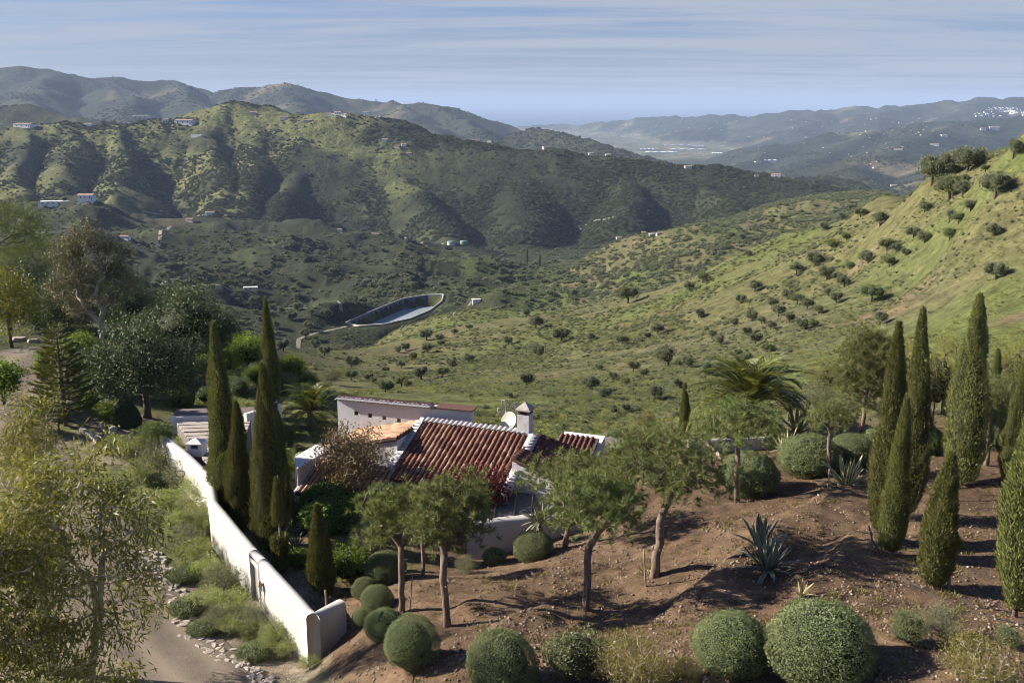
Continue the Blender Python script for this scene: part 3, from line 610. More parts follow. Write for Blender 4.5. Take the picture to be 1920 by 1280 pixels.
leafy('euc3', 25, [(0, 0, -.3), (.0, 0, 1.0), (.3, 0, 2.2), (.8, 0, 3.6)], lobes(26, [((0, 0, 14.2), (1.8, 1.8, 1.8)), ((-2.6, 0, 12), (2.0, 2, 1.6)), ((2.6, 0, 12), (2.0, 2, 1.8)), ((.2, 0, 10.4), (2.6, 2.2, 1.7)), ((-3.0, 0, 8.6), (1.7, 1.7, 1.6)), ((4.0, 0, 9.0), (1.6, 1.6, 1.4)), ((1.2, 0, 7.4), (2.0, 2, 1.2)), ((-1.6, 0, 6.2), (1.8, 1.8, 1.1)), ((-1.4, 0, 13.2), (1.4, 1.4, 1.4)), ((1.3, 0, 13.0), (1.4, 1.4, 1.4)), ((3.0, 0, 10.4), (1.5, 1.5, 1.3)), ((-2.0, 0, 10.2), (1.5, 1.5, 1.3))], 15), .26, M_EUC2, 40, .32, .10, .42, M_BARKP, .022, down=.6)
leafy('carob', 27, [(0, 0, -.3), (.1, 0, .8), (.0, .1, 1.8), (.1, 0, 2.6)], lobes(28, [((-.3, 0, 5.1), (2.6, 2.4, 1.7)), ((2.2, 0, 4.2), (2.2, 2.2, 1.5)), ((-2.4, 0, 3.8), (1.9, 2.2, 1.5)), ((1.0, -1.2, 3.2), (2.2, 1.6, 1.2)), ((-1.0, -1.3, 3.0), (2.2, 1.6, 1.2)), ((3.2, -.3, 2.9), (1.4, 1.5, 1.0))], 26), .28, M_DARK, 42, .20, .12, .42, M_BARKD, .012, core=((0, .3, 3.9), (2.5, 1.9, 1.3)))
leafy('bushy', 29, [(0, 0, -.2), (.05, 0, .5), (0, 0, 1.0)], lobes(30, [((0, 0, 1.9), (1.3, 1.3, 1.0)), ((.9, 0, 1.4), (.9, .9, .7)), ((-.9, 0, 1.3), (.9, .9, .7))], 55), .08, M_GREEN, 40, .15, .085, .25, core=((0, 0, 1.4), (.9, .9, .7)))
leafy('yellowtree', 31, [(0, 0, -.2), (.05, 0, 1), (.1, 0, 2.2)], lobes(32, [((0, 0, 5.2), (2.0, 2, 1.4)), ((1.4, 0, 3.9), (1.5, 1.5, 1.1)), ((-1.5, 0, 3.9), (1.6, 1.6, 1.2)), ((.2, 0, 2.6), (1.9, 1.7, 1.0))], 24), .14, M_YEL, 34, .22, .11, .42, down=.2)
leafy('plum', 33, [(0, 0, -.2), (.05, 0, .7), (0, 0, 1.4)], lobes(34, [((0, 0, 2.4), (1.0, 1.0, .9)), ((.6, 0, 1.7), (.9, .9, .7)), ((-.7, 0, 1.9), (.8, .8, .7))], 60), .07, M_RED, 36, .12, .07, .20)
leafy('barebush', 35, [(0, 0, -.2), (.05, 0, .5), (0, 0, 1.0)], lobes(36, [((0, 0, 2.5), (1.7, 1.5, 1.2)), ((1.0, 0, 2.1), (1.0, 1.0, 1.1)), ((-1.1, 0, 2.1), (1.1, 1.0, 1.0))], 95), .10, M_BROWN, 26, .11, .055, .20, M_BARKP, .008)
leafy('rosemary', 37, [(0, 0, -.1), (.02, 0, .15), (0, 0, .3)], lobes(38, [((0, 0, .9), (1.1, 1.0, .7)), ((.6, 0, .7), (.7, .7, .6)), ((-.6, 0, .7), (.7, .7, .6))], 85), .05, M_ROSE, 44, .10, .022, .16, M_BARKP, .006, up=.7)
leafy('looseball', 39, [(0, 0, -.1), (.02, 0, .2), (0, 0, .4)], lobes(40, [((0, 0, .95), (1.0, 1.0, .8)), ((.4, 0, 1.2), (.6, .6, .5)), ((-.4, 0, .9), (.6, .7, .6))], 95), .05, M_BALL, 36, .075, .045, .13, core=((0, 0, .8), (.7, .7, .6)))
leafy('greybush', 41, [(0, 0, -.1), (.02, 0, .2), (0, 0, .4)], lobes(42, [((0, 0, 1.0), (1.0, 1.0, .8)), ((.5, 0, .8), (.7, .7, .6)), ((-.5, 0, .8), (.7, .7, .6))], 70), .05, M_GREY, 34, .10, .03, .16)
leafy('oleander', 43, [(0, 0, -.1), (.02, 0, .15), (0, 0, .3)], lobes(44, [((0, 0, .95), (.9, .8, .65)), ((.5, 0, .7), (.6, .6, .5)), ((-.5, .1, .7), (.6, .6, .5))], 90), .04, M_OLEA, 26, .14, .032, .14, M_BARKP, .006, up=.55)
leafy('drybush', 45, [(0, 0, -.1), (.02, 0, .12), (0, 0, .25)], lobes(46, [((0, 0, .55), (.7, .6, .5))], 150), .03, M_DRY, 10, .10, .012, .12, M_BARKP, .005, up=.5)
leafy('leafybush', 47, [(0, 0, -.1), (.02, 0, .2), (0, 0, .4)], lobes(48, [((0, 0, 1.0), (1.0, 1.0, .8)), ((.5, 0, .9), (.7, .7, .6)), ((-.5, 0, .7), (.7, .7, .6))], 70), .05, M_GREEN, 30, .13, .07, .18, core=((0, 0, .75), (.7, .7, .5)))
leafy('broom', 49, [(0, 0, -.2), (.05, 0, .7), (.1, 0, 1.3)], lobes(50, [((0, 0, 3.2), (1.5, 1.5, 1.5)), ((.9, 0, 2.3), (1.1, 1.1, 1.0)), ((-.9, 0, 2.2), (1.1, 1.1, 1.0))], 42), .08, M_ROSE, 40, .14, .04, .26, core=((0, 0, 2.3), (.8, .8, 1.0)))
def ball(kind, seed, rx, rz, n, m, L=.075, W=.042):
    rng = np.random.default_rng(seed); c = MB(); d = rsph(rng, n); d = d[d[:, 2] > -.75]; n = len(d)
    th = np.arctan2(d[:, 1], d[:, 0]); lump = 1 + .10 * fbm(th * 1.6, d[:, 2] * 2.5, 3, seed) + .05 * fbm(th * 6, d[:, 2] * 8, 2, seed + 3)
    keep = fbm(th * 1.3 + seed, d[:, 2] * 3, 3, seed + 9) > -.62; d, th, lump = d[keep], th[keep], lump[keep]; n = len(d); lump = lump * (1 + .10 * d[:, 0] * (seed % 2 * 2 - 1)) * np.where(rng.uniform(0, 1, n) < .035, rng.uniform(1.02, 1.10, n), 1)
    e = np.array([rx, rx, rz]); p = d * e * (lump * rng.uniform(.90, 1.02, n))[:, None] + np.array([0, 0, rz * .82])
    nr = unit(d / e); tang = unit(np.cross(nr, rsph(rng, n))); L_ = rng.uniform(.6, 1.3, n) * L
    c.leaves(p, tang * .8 + nr * rng.uniform(.1, .9, n)[:, None] + np.array([0, 0, .25]), nr + rsph(rng, n) * .5, L_, L_ * W / L, rng.uniform(0, 1, n), 0)
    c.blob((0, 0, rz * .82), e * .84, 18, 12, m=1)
    w = MB(); w.tube([(0, 0, -.2), (.02, 0, rz * .5)], [.06, .04], 6)
    proto(kind, [('stem', w.mesh('bush_stem', [M_BARKD])), ('crown', c.mesh('bush_crown', [m, M_CORE]))])
ball('ball1', 51, 1, .92, 40000, M_BALL, .036, .022); ball('ball2', 52, 1, 1.0, 34000, M_BALL, .038, .022); ball('ball3', 53, 1, .80, 32000, M_BALL, .042, .026); ball('box', 54, 1, .85, 12000, M_BOX, .085, .055)
ball('mat', 55, 1, .38, 6000, M_BALL, .085, .04)
def cone(kind, seed, r, h, n):
    rng = np.random.default_rng(seed); c = MB(); t = 1 - np.sqrt(rng.uniform(0, 1, n)); th = rng.uniform(0, 6.283, n); rr = r * (np.sin(np.clip((1 - t) * 1.75, 0, 1.5708)) ** 1.1) * rng.uniform(.9, 1.03, n)
    od = np.stack([np.cos(th), np.sin(th), np.full(n, .5)], 1); p = np.stack([np.cos(th) * rr, np.sin(th) * rr, t * h], 1)
    c.leaves(p, od * .5 + rsph(rng, n) * .6 + np.array([0, 0, .5]), od + rsph(rng, n) * .5, rng.uniform(.05, .1, n), .045, rng.uniform(0, 1, n), 0)
    tt = np.linspace(0, .97, 9); c.tube(np.stack([tt * 0, tt * 0, tt * h], 1), r * .9 * np.sin(np.clip((1 - tt) * 1.75, 0, 1.5708)), 10, m=1)
    w = MB(); w.tube([(0, 0, -.2), (0, 0, .4)], [.06, .05], 6); proto(kind, [('stem', w.mesh('bush_stem', [M_BARKD])), ('crown', c.mesh('bush_crown', [M_DARK, M_CORE]))])
cone('topiary', 56, .68, 1.55, 9000)
def norfolk(kind, seed, h, r):
    rng = np.random.default_rng(seed); w = MB(); w.tube([(0, 0, -.2), (0, 0, h * .5), (0, 0, h)], [.16, .10, .02], 8); c = MB(); k = 0
    for z in np.arange(h * .12, h * .985, h * .052):
        t = z / h; R_ = r * (1 - t) ** .75 * (1 if t > .15 else .8) + .12; nb = 7 if t < .7 else 5
        for j in range(nb):
            a = j * 6.283 / nb + k * .6 + rng.normal() * .12; L_ = R_ * rng.uniform(.85, 1.1); s = np.linspace(0, 1, 5)
            pts = np.stack([np.cos(a) * s * L_, np.sin(a) * s * L_, z + L_ * (.10 * s + .16 * s * s - .05)], 1); w.tube(pts, np.linspace(.03, .008, 5), 4, cap=False)
            n = int(140 * L_ + 30); u = rng.uniform(.15, 1, n) ** .7; q = np.stack([np.interp(u, s, pts[:, i]) for i in range(3)], 1)
            sd = np.array([-math.sin(a), math.cos(a), 0]); side = rng.choice([-1, 1], n)[:, None]; ax = np.array([math.cos(a), math.sin(a), .25])
            d = sd * side * .8 + ax * .7 + rng.normal(size=(n, 3)) * .2 + np.array([0, 0, .3]); q = q + sd * side * rng.uniform(0, .22, n)[:, None] * (1.1 - u)[:, None]
            c.leaves(q, d, np.array([0, 0, 1.]) + rng.normal(size=(n, 3)) * .4, rng.uniform(.18, .34, n), .05, rng.uniform(0, 1, n), 0)
        k += 1
    proto(kind, [('trunk', w.mesh('tree_trunk', [M_BARKD])), ('crown', c.mesh('araucaria_crown', [M_NORF]))])
norfolk('norfolk', 57, 6.6, 2.3)
def olive(kind, seed, m, n=2400, lb=7):
    rng = np.random.default_rng(seed); c = MB(); L = []
    for k in range(lb):
        a = rng.uniform(0, 6.28); L.append(((math.cos(a) * rng.uniform(.2, .55), math.sin(a) * rng.uniform(.2, .55), rng.uniform(.65, 1.15)), rng.uniform(.38, .6)))
    for cc, r in L:
        d = rsph(rng, n // lb); p = np.array(cc) + d * r * np.array([1, 1, .85]) * rng.uniform(.75, 1.08, len(d))[:, None]
        c.leaves(p, d + rsph(rng, len(d)) * .8 + np.array([0, 0, .3]), d + rsph(rng, len(d)) * .6, rng.uniform(.06, .13, len(d)), rng.uniform(.03, .06, len(d)), rng.uniform(0, .5) + rng.uniform(0, .5, len(d)), 0)
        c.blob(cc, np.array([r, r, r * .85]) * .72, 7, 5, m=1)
    w = MB(); w.tube([(0, 0, -.2), (.04, .02, .4), (0, .05, .8)], [.10, .08, .05], 6)
    proto(kind, [('trunk', w.mesh('olive_trunk', [M_BARKD])), ('crown', c.mesh('olive_crown', [m, M_CORE]))])
for i in range(4): olive('olive%d' % i, 60 + i, M_OLIVE if i < 3 else M_OLIVE2)
olive('greenolive', 66, M_GREEN)
# ---------------------------------------------------------------- scattered cover that nobody could count: points with instanced clumps
def clump(name, seed, m, n, L, W, flat=.7, core=True):
    rng = np.random.default_rng(seed); c = MB(); d = rsph(rng, n); d[:, 2] = np.abs(d[:, 2]); r = rng.uniform(.55, 1.05, n)
    p = d * np.array([1, 1, flat]) * r[:, None]; c.leaves(p, d * .7 + rsph(rng, n) * .8 + np.array([0, 0, .3]), d + rsph(rng, n) * .5, rng.uniform(.6, 1.2, n) * L, rng.uniform(.6, 1.2, n) * W, rng.uniform(0, 1, n), 0)
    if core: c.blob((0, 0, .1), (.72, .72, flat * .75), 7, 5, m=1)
    return bpy.data.objects.new(name, c.mesh(name, [m, M_CORE]))
def tuft(name, seed, m, n, h):
    rng = np.random.default_rng(seed); c = MB(); a = rng.uniform(0, 6.28, n); r = np.sqrt(rng.uniform(0, 1, n)) * .45
    p = np.stack([np.cos(a) * r, np.sin(a) * r, np.zeros(n) - .03], 1); d = np.stack([np.cos(a) * r, np.sin(a) * r, np.full(n, .55)], 1) + rng.normal(size=(n, 3)) * .25
    c.leaves(p, d, rsph(rng, n), rng.uniform(.6, 1.1, n) * h, .09, rng.uniform(0, 1, n), 0); return bpy.data.objects.new(name, c.mesh(name, [m]))
def collection(name, objs):
    c = bpy.data.collections.new(name)
    for o in objs: c.objects.link(o)
    return c
def scatter(name, label, coll, pts, scl, seed=0, kind='stuff'):
    rng = np.random.default_rng(seed); n = len(pts); me = bpy.data.meshes.new(name); me.vertices.add(n); me.vertices.foreach_set('co', np.asarray(pts, np.float32).ravel())
    me.attributes.new('scl', 'FLOAT', 'POINT').data.foreach_set('value', np.asarray(scl, np.float32))
    me.attributes.new('rot', 'FLOAT', 'POINT').data.foreach_set('value', rng.uniform(0, 6.28, n).astype(np.float32))
    me.attributes.new('pid', 'INT', 'POINT').data.foreach_set('value', rng.integers(0, len(coll.objects), n).astype(np.int32)); me.update()
    ng = bpy.data.node_groups.new(name, 'GeometryNodeTree'); ng.interface.new_socket('Geometry', in_out='INPUT', socket_type='NodeSocketGeometry'); ng.interface.new_socket('Geometry', in_out='OUTPUT', socket_type='NodeSocketGeometry')
    gi, go = ng.nodes.new('NodeGroupInput'), ng.nodes.new('NodeGroupOutput'); ip = ng.nodes.new('GeometryNodeInstanceOnPoints'); ci = ng.nodes.new('GeometryNodeCollectionInfo')
    ci.inputs['Collection'].default_value = coll; ci.inputs['Separate Children'].default_value = True; ci.inputs['Reset Children'].default_value = True
    def na(a, t): q = ng.nodes.new('GeometryNodeInputNamedAttribute'); q.data_type = t; q.inputs[0].default_value = a; return [o for o in q.outputs if o.enabled][0]
    cx = ng.nodes.new('ShaderNodeCombineXYZ'); ng.links.new(na('rot', 'FLOAT'), cx.inputs[2]); er = ng.nodes.new('FunctionNodeEulerToRotation'); ng.links.new(cx.outputs[0], er.inputs[0])
    ng.links.new(gi.outputs[0], ip.inputs['Points']); ng.links.new(ci.outputs[0], ip.inputs['Instance']); ip.inputs['Pick Instance'].default_value = True
    ng.links.new(na('pid', 'INT'), ip.inputs['Instance Index']); ng.links.new(er.outputs[0], ip.inputs['Rotation']); ng.links.new(na('scl', 'FLOAT'), ip.inputs['Scale']); ng.links.new(ip.outputs[0], go.inputs[0])
    o = link(name, me); md = o.modifiers.new('scatter', 'NODES'); md.node_group = ng; o['kind'] = kind; o['label'] = label; return o
def area_pts(rng, n, y0, y1, a0, a1, dens):           # random ground points, even in image columns and log distance, thinned by dens(x, y, z)
    Y = np.exp(rng.uniform(math.log(y0), math.log(y1), n)); t = np.tan(np.radians(rng.uniform(a0, a1, n))); X = Y * t; Z = H(X, Y)
    k = rng.uniform(0, 1, n) < dens(X, Y, Z); return np.stack([X, Y, Z], 1)[k]
c_scrub = collection('scrub_clumps', [clump('scrub_clump', 200 + i, M_SCRUB if i < 1 else M_OLIVE, 130, .42, .26, .8) for i in range(5)])
c_dark = collection('maquis_clumps', [clump('maquis_clump', 260 + i, M_MAQ if i < 3 else M_SCRUB, 130, .42, .26, .8) for i in range(4)])
c_low = collection('low_clumps', [clump('low_clump', 210 + i, (M_TUSS, M_OLIVE2, M_SCRUB, M_OLIVE, M_SCRUB)[i], 80, .35, .14, .6, i > 2) for i in range(5)])
c_tuft = collection('grass_tufts', [tuft('grass_tuft', 220 + i, (M_TUSS, M_TUSS, M_OLIVE2)[i], 46, .55) for i in range(3)])
rng = np.random.default_rng(5)
n01 = lambda x, y, s, k: fbm(x / s, y / s, 3, k) * .5 + .5
# grassy tussocks on the sunlit hillside and behind the house
p = area_pts(rng, 90000, 62, 430, -12, 31, lambda x, y, z: sstep(.35, .62, n01(x, y, 14, 301)) * (.48 + .30 * sstep(110, 190, y)) * (1 - (pond_d(x, y) < 1.15)))
ps = rng.uniform(.16, .52, len(p)) * rng.uniform(.6, 1, len(p)) * (1 + .7 * (p[:, 1] > 180)); nr_ = p[:, 1] < 135
c_pale = collection('pale_clumps', [clump('pale_clump', 215 + i, (M_TUSS, M_OLIVE2, M_OLIVE, M_SCRUB)[i], 80, .35, .14, .6, i == 3) for i in range(4)])
scatter('hillside_tussocks', 'low green tussocks dotted over the right hillside', c_low, p[~nr_], ps[~nr_], 1); scatter('near_tussocks', 'pale green tussocks on the near slope behind the villa', c_pale, p[nr_], ps[nr_], 10)
p = area_pts(rng, 30000, 60, 170, -30, 31, lambda x, y, z: .02 + .28 * sstep(.4, .6, n01(x, y, 9, 307)))
scatter('hillside_grass', 'tufts of grass on the slope behind the villa', c_tuft, p, rng.uniform(.22, .6, len(p)), 2)
# scrub on the valley and the near hills
def d_val(x, y, z): return np.clip(.7 * sstep(.05, .2, (H(x - 18, y) + H(x + 18, y)) / 2 / 18 - z / 18) + sstep(.36, .62, n01(x, y, 60, 311)) * (.25 + .75 * sstep(.40, .62, n01(x, y, 22, 313))), 0, 1) * (1 - (pond_d(x, y) < 1.3))
p = area_pts(rng, 80000, 330, 1100, -31, 31, d_val); scatter('valley_scrub', 'olive and scrub bushes covering the shaded valley slopes', c_scrub, p, rng.uniform(.35, 1.7, len(p)) * rng.uniform(.7, 1, len(p)) * (.6 + .5 * sstep(330, 600, p[:, 1])), 3)
p = area_pts(rng, 16000, 360, 820, -1, 20, lambda x, y, z: .25 + .6 * sstep(.4, .6, n01(x, y, 40, 323))); scatter('spur_scrub', 'grey green bushes covering the spur beyond the sunlit hillside', c_scrub, p, rng.uniform(.5, 2.0, len(p)) * rng.uniform(.6, 1, len(p)), 9)
def gully(x, y, z, o): return sstep(.06 * o, .24 * o, (H(x - o, y) + H(x + o, y)) / 2 - z)
def d_hill(x, y, z): return np.clip(gully(x, y, z, 32.) + sstep(.40, .62, n01(x, y, 85, 317)) + sstep(-150, 250, x) * .55 - .1, 0.05, 1) * (.3 + .7 * sstep(.38, .6, n01(x, y, 25, 319)))
p = area_pts(rng, 130000, 1080, 1700, -31, 31, d_hill); scatter('hill_scrub', 'dark bushes covering the hill across the valley', c_dark, p, rng.uniform(.6, 2.3, len(p)), 4)
p = area_pts(rng, 60000, 1700, 4700, -31, 31, lambda x, y, z: sstep(.42, .60, n01(x, y, 150, 331)) * sstep(-270, -225, z - CZ)); scatter('distant_scrub', 'dark scrub speckling the distant hills', c_dark, p, rng.uniform(1.8, 4.5, len(p)), 5)
# litter and small stones on the garden soil
m, nt, N, L, b = mat('pebble'); L.new(ramp(nt, orand(nt), [(0, (.09, .062, .045)), (.6, (.20, .145, .105)), (1, (.32, .26, .21))]), b.inputs['Base Color']); b.inputs['Roughness'].default_value = .9; M_PEB = m
def pebble(i):
    q = MB(); q.blob((0, 0, .1), (.5, .4, .3), 6, 4, lump=.2, rng=rg(230 + i)); return bpy.data.objects.new('pebble', q.mesh('pebble', [M_PEB]))
c_peb = collection('pebbles', [pebble(i) for i in range(4)])
p = area_pts(rng, 40000, 20, 50, -14, 31, lambda x, y, z: (x > -7 - (y - 33) * .3) * (.3 + .7 * sstep(.4, .6, n01(x, y, 2.5, 337))))
scatter('garden_litter', 'small stones and litter strewn over the garden soil', c_peb, p, rng.uniform(.02, .17, len(p)) * rng.uniform(.2, 1, len(p)) ** 1.5, 6)
c_dry = collection('dry_tufts', [tuft('dry_tuft', 240 + i, (M_DRY, M_ROSE)[i], 26, .6) for i in range(2)])
p = area_pts(rng, 2600, 20, 48, -14, 31, lambda x, y, z: (x > -6 - (y - 33) * .3) * sstep(.52, .70, n01(x, y, 3.5, 341)))
c_leaf = collection('leaf_litter', [tuft('leaf_scrap', 250 + i, (M_DRY, M_BROWN)[i], 9, .35) for i in range(2)])
p2 = area_pts(rng, 9000, 20, 50, -14, 31, lambda x, y, z: (x > -7 - (y - 33) * .3) * (.15 + .85 * sstep(.42, .62, n01(x, y, 3.0, 347)))); scatter('leaf_litter', 'dry leaf scraps lying on the garden soil', c_leaf, p2, rng.uniform(.10, .30, len(p2)), 8)
scatter('garden_weeds', 'sparse dry weeds on the garden soil', c_dry, p, rng.uniform(.12, .38, len(p)), 7)
# ---------------------------------------------------------------- plaster, tile, wood, stone materials
def plaster(name, c=(.58, .575, .58), dirt=.35, s=1.6):
    m, nt, N, L, b = mat(name); p = pos(nt); f = noise(nt, s, 6, .7, p); g = noise(nt, 22, 4, .6, p)
    st = nd(nt, 'ShaderNodeMapping'); st.inputs['Scale'].default_value = (5, 5, .5); L.new(p, st.inputs[0]); sk = noise(nt, 1.2, 5, .7, st.outputs[0])
    col = mixc(nt, ramp(nt, f, [(.46, (0, 0, 0)), (.78, (dirt,) * 3)]), c, (.50, .45, .38)); col = mixc(nt, ramp(nt, sk, [(.52, (0, 0, 0)), (.8, (dirt * .9,) * 3)]), col, (.42, .39, .35))
    L.new(col, b.inputs['Base Color']); b.inputs['Roughness'].default_value = .85; b.inputs['Specular IOR Level'].default_value = .2
    h = nd(nt, 'ShaderNodeMath', operation='ADD'); L.new(f, h.inputs[0]); h2 = nd(nt, 'ShaderNodeMath', operation='MULTIPLY'); L.new(g, h2.inputs[0]); h2.inputs[1].default_value = .3; L.new(h2.outputs[0], h.inputs[1]); bump(nt, h.outputs[0], .7, .05, b); return m
M_WHITE = plaster('white_plaster'); M_WALL = plaster('weathered_white_wall', (.47, .46, .445), 1.0, .9); M_CAPW = plaster('whitewashed_cap', (.48, .47, .47), .3, 6)
def tile_mat(name, stops):
    m, nt, N, L, b = mat(name); c = ramp(nt, orand(nt), stops); f = noise(nt, 9, 5, .7, pos(nt)); c = mixc(nt, 1.0, c, ramp(nt, f, [(.3, (.62, .6, .58)), (.7, (1.3, 1.28, 1.25))]), 'MULTIPLY')
    c = mixc(nt, ramp(nt, noise(nt, 3.1, 4, .7, pos(nt)), [(.58, (0, 0, 0)), (.75, (.55,) * 3)]), c, (.14, .115, .085)); L.new(c, b.inputs['Base Color']); b.inputs['Roughness'].default_value = .85; bump(nt, f, .5, .01, b); return m
M_TILE = tile_mat('red_clay_tile', [(0, (.12, .046, .032)), (.5, (.20, .082, .054)), (.85, (.28, .150, .10)), (1, (.34, .235, .17))]); M_TILE_SUN = tile_mat('sunlit_clay_tile', [(0, (.22, .125, .078)), (.5, (.30, .18, .11)), (1, (.38, .27, .18))])  # second set: the clay tile lightened, sunlight put into its colour
m, nt, N, L, b = mat('tile_channel'); L.new(ramp(nt, noise(nt, 5, 5, .7, pos(nt)), [(.3, (.07, .032, .024)), (.7, (.13, .06, .042))]), b.inputs['Base Color']); b.inputs['Roughness'].default_value = .9; M_CHAN = m
def plain(name, c1, c2, s=6, rough=.8, vscale=None, bd=.01):
    m, nt, N, L, b = mat(name); v = objc(nt)
    if vscale: q = nd(nt, 'ShaderNodeMapping'); q.inputs['Scale'].default_value = vscale; L.new(v, q.inputs[0]); v = q.outputs[0]
    f = noise(nt, s, 5, .65, v); L.new(ramp(nt, f, [(.3, c1), (.7, c2)]), b.inputs['Base Color']); b.inputs['Roughness'].default_value = rough
    if bd: bump(nt, f, .6, bd, b)
    return m
M_FELT = plain('grey_roof_felt', (.115, .098, .088), (.20, .175, .155), 5, .95); M_SLAT = plain('weathered_slat', (.27, .235, .20), (.42, .375, .325), 3, .9, (1, 8, 1)); M_WOOD = plain('grey_wood', (.17, .125, .09), (.33, .26, .20), 5, .9, (6, 6, .6)); M_WOODP = plain('pale_bare_wood', (.36, .27, .20), (.60, .48, .38), 4, .85)
M_STONE = plain('pale_stone', (.26, .215, .17), (.46, .40, .33), 3, .9, None, .03); M_RUBBER = plain('black_hose', (.022, .022, .024), (.05, .05, .052), 4, .6, None, 0); M_DISH = plain('cream_dish', (.46, .43, .37), (.58, .55, .48), 3, .6, None, 0); M_METAL = plain('pale_metal', (.50, .50, .50), (.66, .66, .65), 5, .5, None, 0)
M_DARKW = plain('dark_opening', (.022, .02, .02), (.05, .045, .04), 3, .7, None, 0); M_CLAY = plain('window_clay', (.20, .12, .09), (.30, .19, .15), 8, .9); M_NICHE = plain('niche_grey', (.34, .32, .30), (.46, .44, .42), 3, .7, (4, 4, .5)); M_GREENP = plain('green_paint', (.10, .20, .15), (.15, .27, .20), 2, .6, None, 0); M_TANK = plain('pale_tank', (.34, .40, .36), (.44, .50, .45), 2, .7, None, 0)
m, nt, N, L, b = mat('gravel_road'); p_ = pos(nt); f = noise(nt, 1.1, 6, .7, p_); g = noise(nt, 18, 5, .7, p_); trk = attr(nt, 'track')
c = mixc(nt, 1.0, ramp(nt, f, [(.3, (.105, .084, .062)), (.7, (.175, .142, .107))]), ramp(nt, g, [(.3, (.72, .72, .72)), (.7, (1.25, 1.24, 1.22))]), 'MULTIPLY'); c = mixc(nt, trk, c, (.25, .197, .14)); L.new(c, b.inputs['Base Color']); b.inputs['Roughness'].default_value = .95; bump(nt, g, .7, .04, b); M_ROAD = m
m, nt, N, L, b = mat('dirt_track'); L.new(ramp(nt, noise(nt, .8, 4, .6, pos(nt)), [(.3, (.17, .145, .11)), (.7, (.27, .235, .19))]), b.inputs['Base Color']); b.inputs['Roughness'].default_value = 1; M_TRACK = m

# ---------------------------------------------------------------- road, tracks, pond
def resample(pts, step):
    pts = np.asarray(pts, float); s = np.concatenate([[0], np.cumsum(np.linalg.norm(np.diff(pts, axis=0), axis=1))]); n = max(2, int(s[-1] / step)); u = np.linspace(0, s[-1], n)
    q = np.stack([np.interp(u, s, pts[:, i]) for i in range(pts.shape[1])], 1)
    for _ in range(max(1, int(n * .04))):
        q[1:-1] = q[1:-1] * .5 + (q[:-2] + q[2:]) * .25
    return q
def ribbon(name, pts, w, m, lift, step, label, nw=9, track=False):
    q = resample(pts, step)[:, :2]; t = unit(np.gradient(q, axis=0)); nrm = np.stack([-t[:, 1], t[:, 0]], 1); o = np.linspace(-.5, .5, nw)
    ww = np.broadcast_to(np.asarray(w, float), (len(q),)) if np.ndim(w) == 0 else np.interp(np.linspace(0, 1, len(q)), np.linspace(0, 1, len(w)), w)
    jit = 1 + .06 * fbm(np.linspace(0, len(q) * step / 2.5, len(q)), np.zeros(len(q)), 3, 71)
    XY = q[:, None] + nrm[:, None] * (o[None, :] * (ww * jit)[:, None])[..., None]; Z = H(XY[..., 0], XY[..., 1]) + lift
    I = np.arange(len(q) * nw).reshape(len(q), nw); Q = np.stack([I[:-1, :-1], I[1:, :-1], I[1:, 1:], I[:-1, 1:]], -1).reshape(-1, 4)
    tr = np.broadcast_to(np.exp(-((np.abs(o) - .22) / .10) ** 2)[None] * .75, Z.shape).ravel() if track else np.zeros(Z.size)
    return struct(name, npmesh(name, np.concatenate([XY, Z[..., None]], -1).reshape(-1, 3), quads=Q[:, ::-1], mats=[m], smooth=True, attrs={'track': tr}), label)
ROADL = [G(420, 1330, 8) if False else PZ(455, 1420, .75), G(385, 1275), G(300, 1190), G(245, 1120), G(190, 1030), G(130, 950), G(70, 890), G(35, 835), G(20, 780), G(25, 730), G(45, 690), G(70, 665)]
ribbon('road', [p[:2] for p in ROADL], [3.6, 3.6, 3.6, 3.7, 3.9, 4.0, 4.0, 4.4, 5, 6, 6.5, 5], M_ROAD, .045, .35, 'pale gravel road with worn wheel tracks beside the wall', 25, True)
def track(name, pix, w, label): ribbon(name, [G(*p)[:2] for p in pix], w * .55, M_TRACK, .15, 1.5, label, 4)
track('path', [(296, 468), (300, 450), (312, 432), (320, 424)], 5.0, 'pale winding track on the shaded hillside')
track('path', [(265, 396), (300, 402), (340, 406), (390, 402)], 5.0, 'dirt track along the foot of the hill')
track('path', [(510, 654), (560, 634), (610, 622), (650, 612)], 3.2, 'dirt track leading to the reservoir')
track('path', [(830, 600), (850, 592), (872, 580), (884, 566)], 1.6, 'narrow path below the pump house')
track('path', [(640, 436), (700, 441), (760, 449), (830, 456)], 5.0, 'pale track along the ridge to the water tanks')
track('path', [(1070, 434), (1095, 424), (1120, 412), (1150, 407)], 5.0, 'pale track climbing the dark wooded slope')
track('path', [(300, 534), (345, 528), (400, 535), (440, 545)], 3.0, 'dirt track through the olive grove')
track('path', [(500, 572), (580, 576), (640, 584)], 3.0, 'dirt track along the edge of the gully')
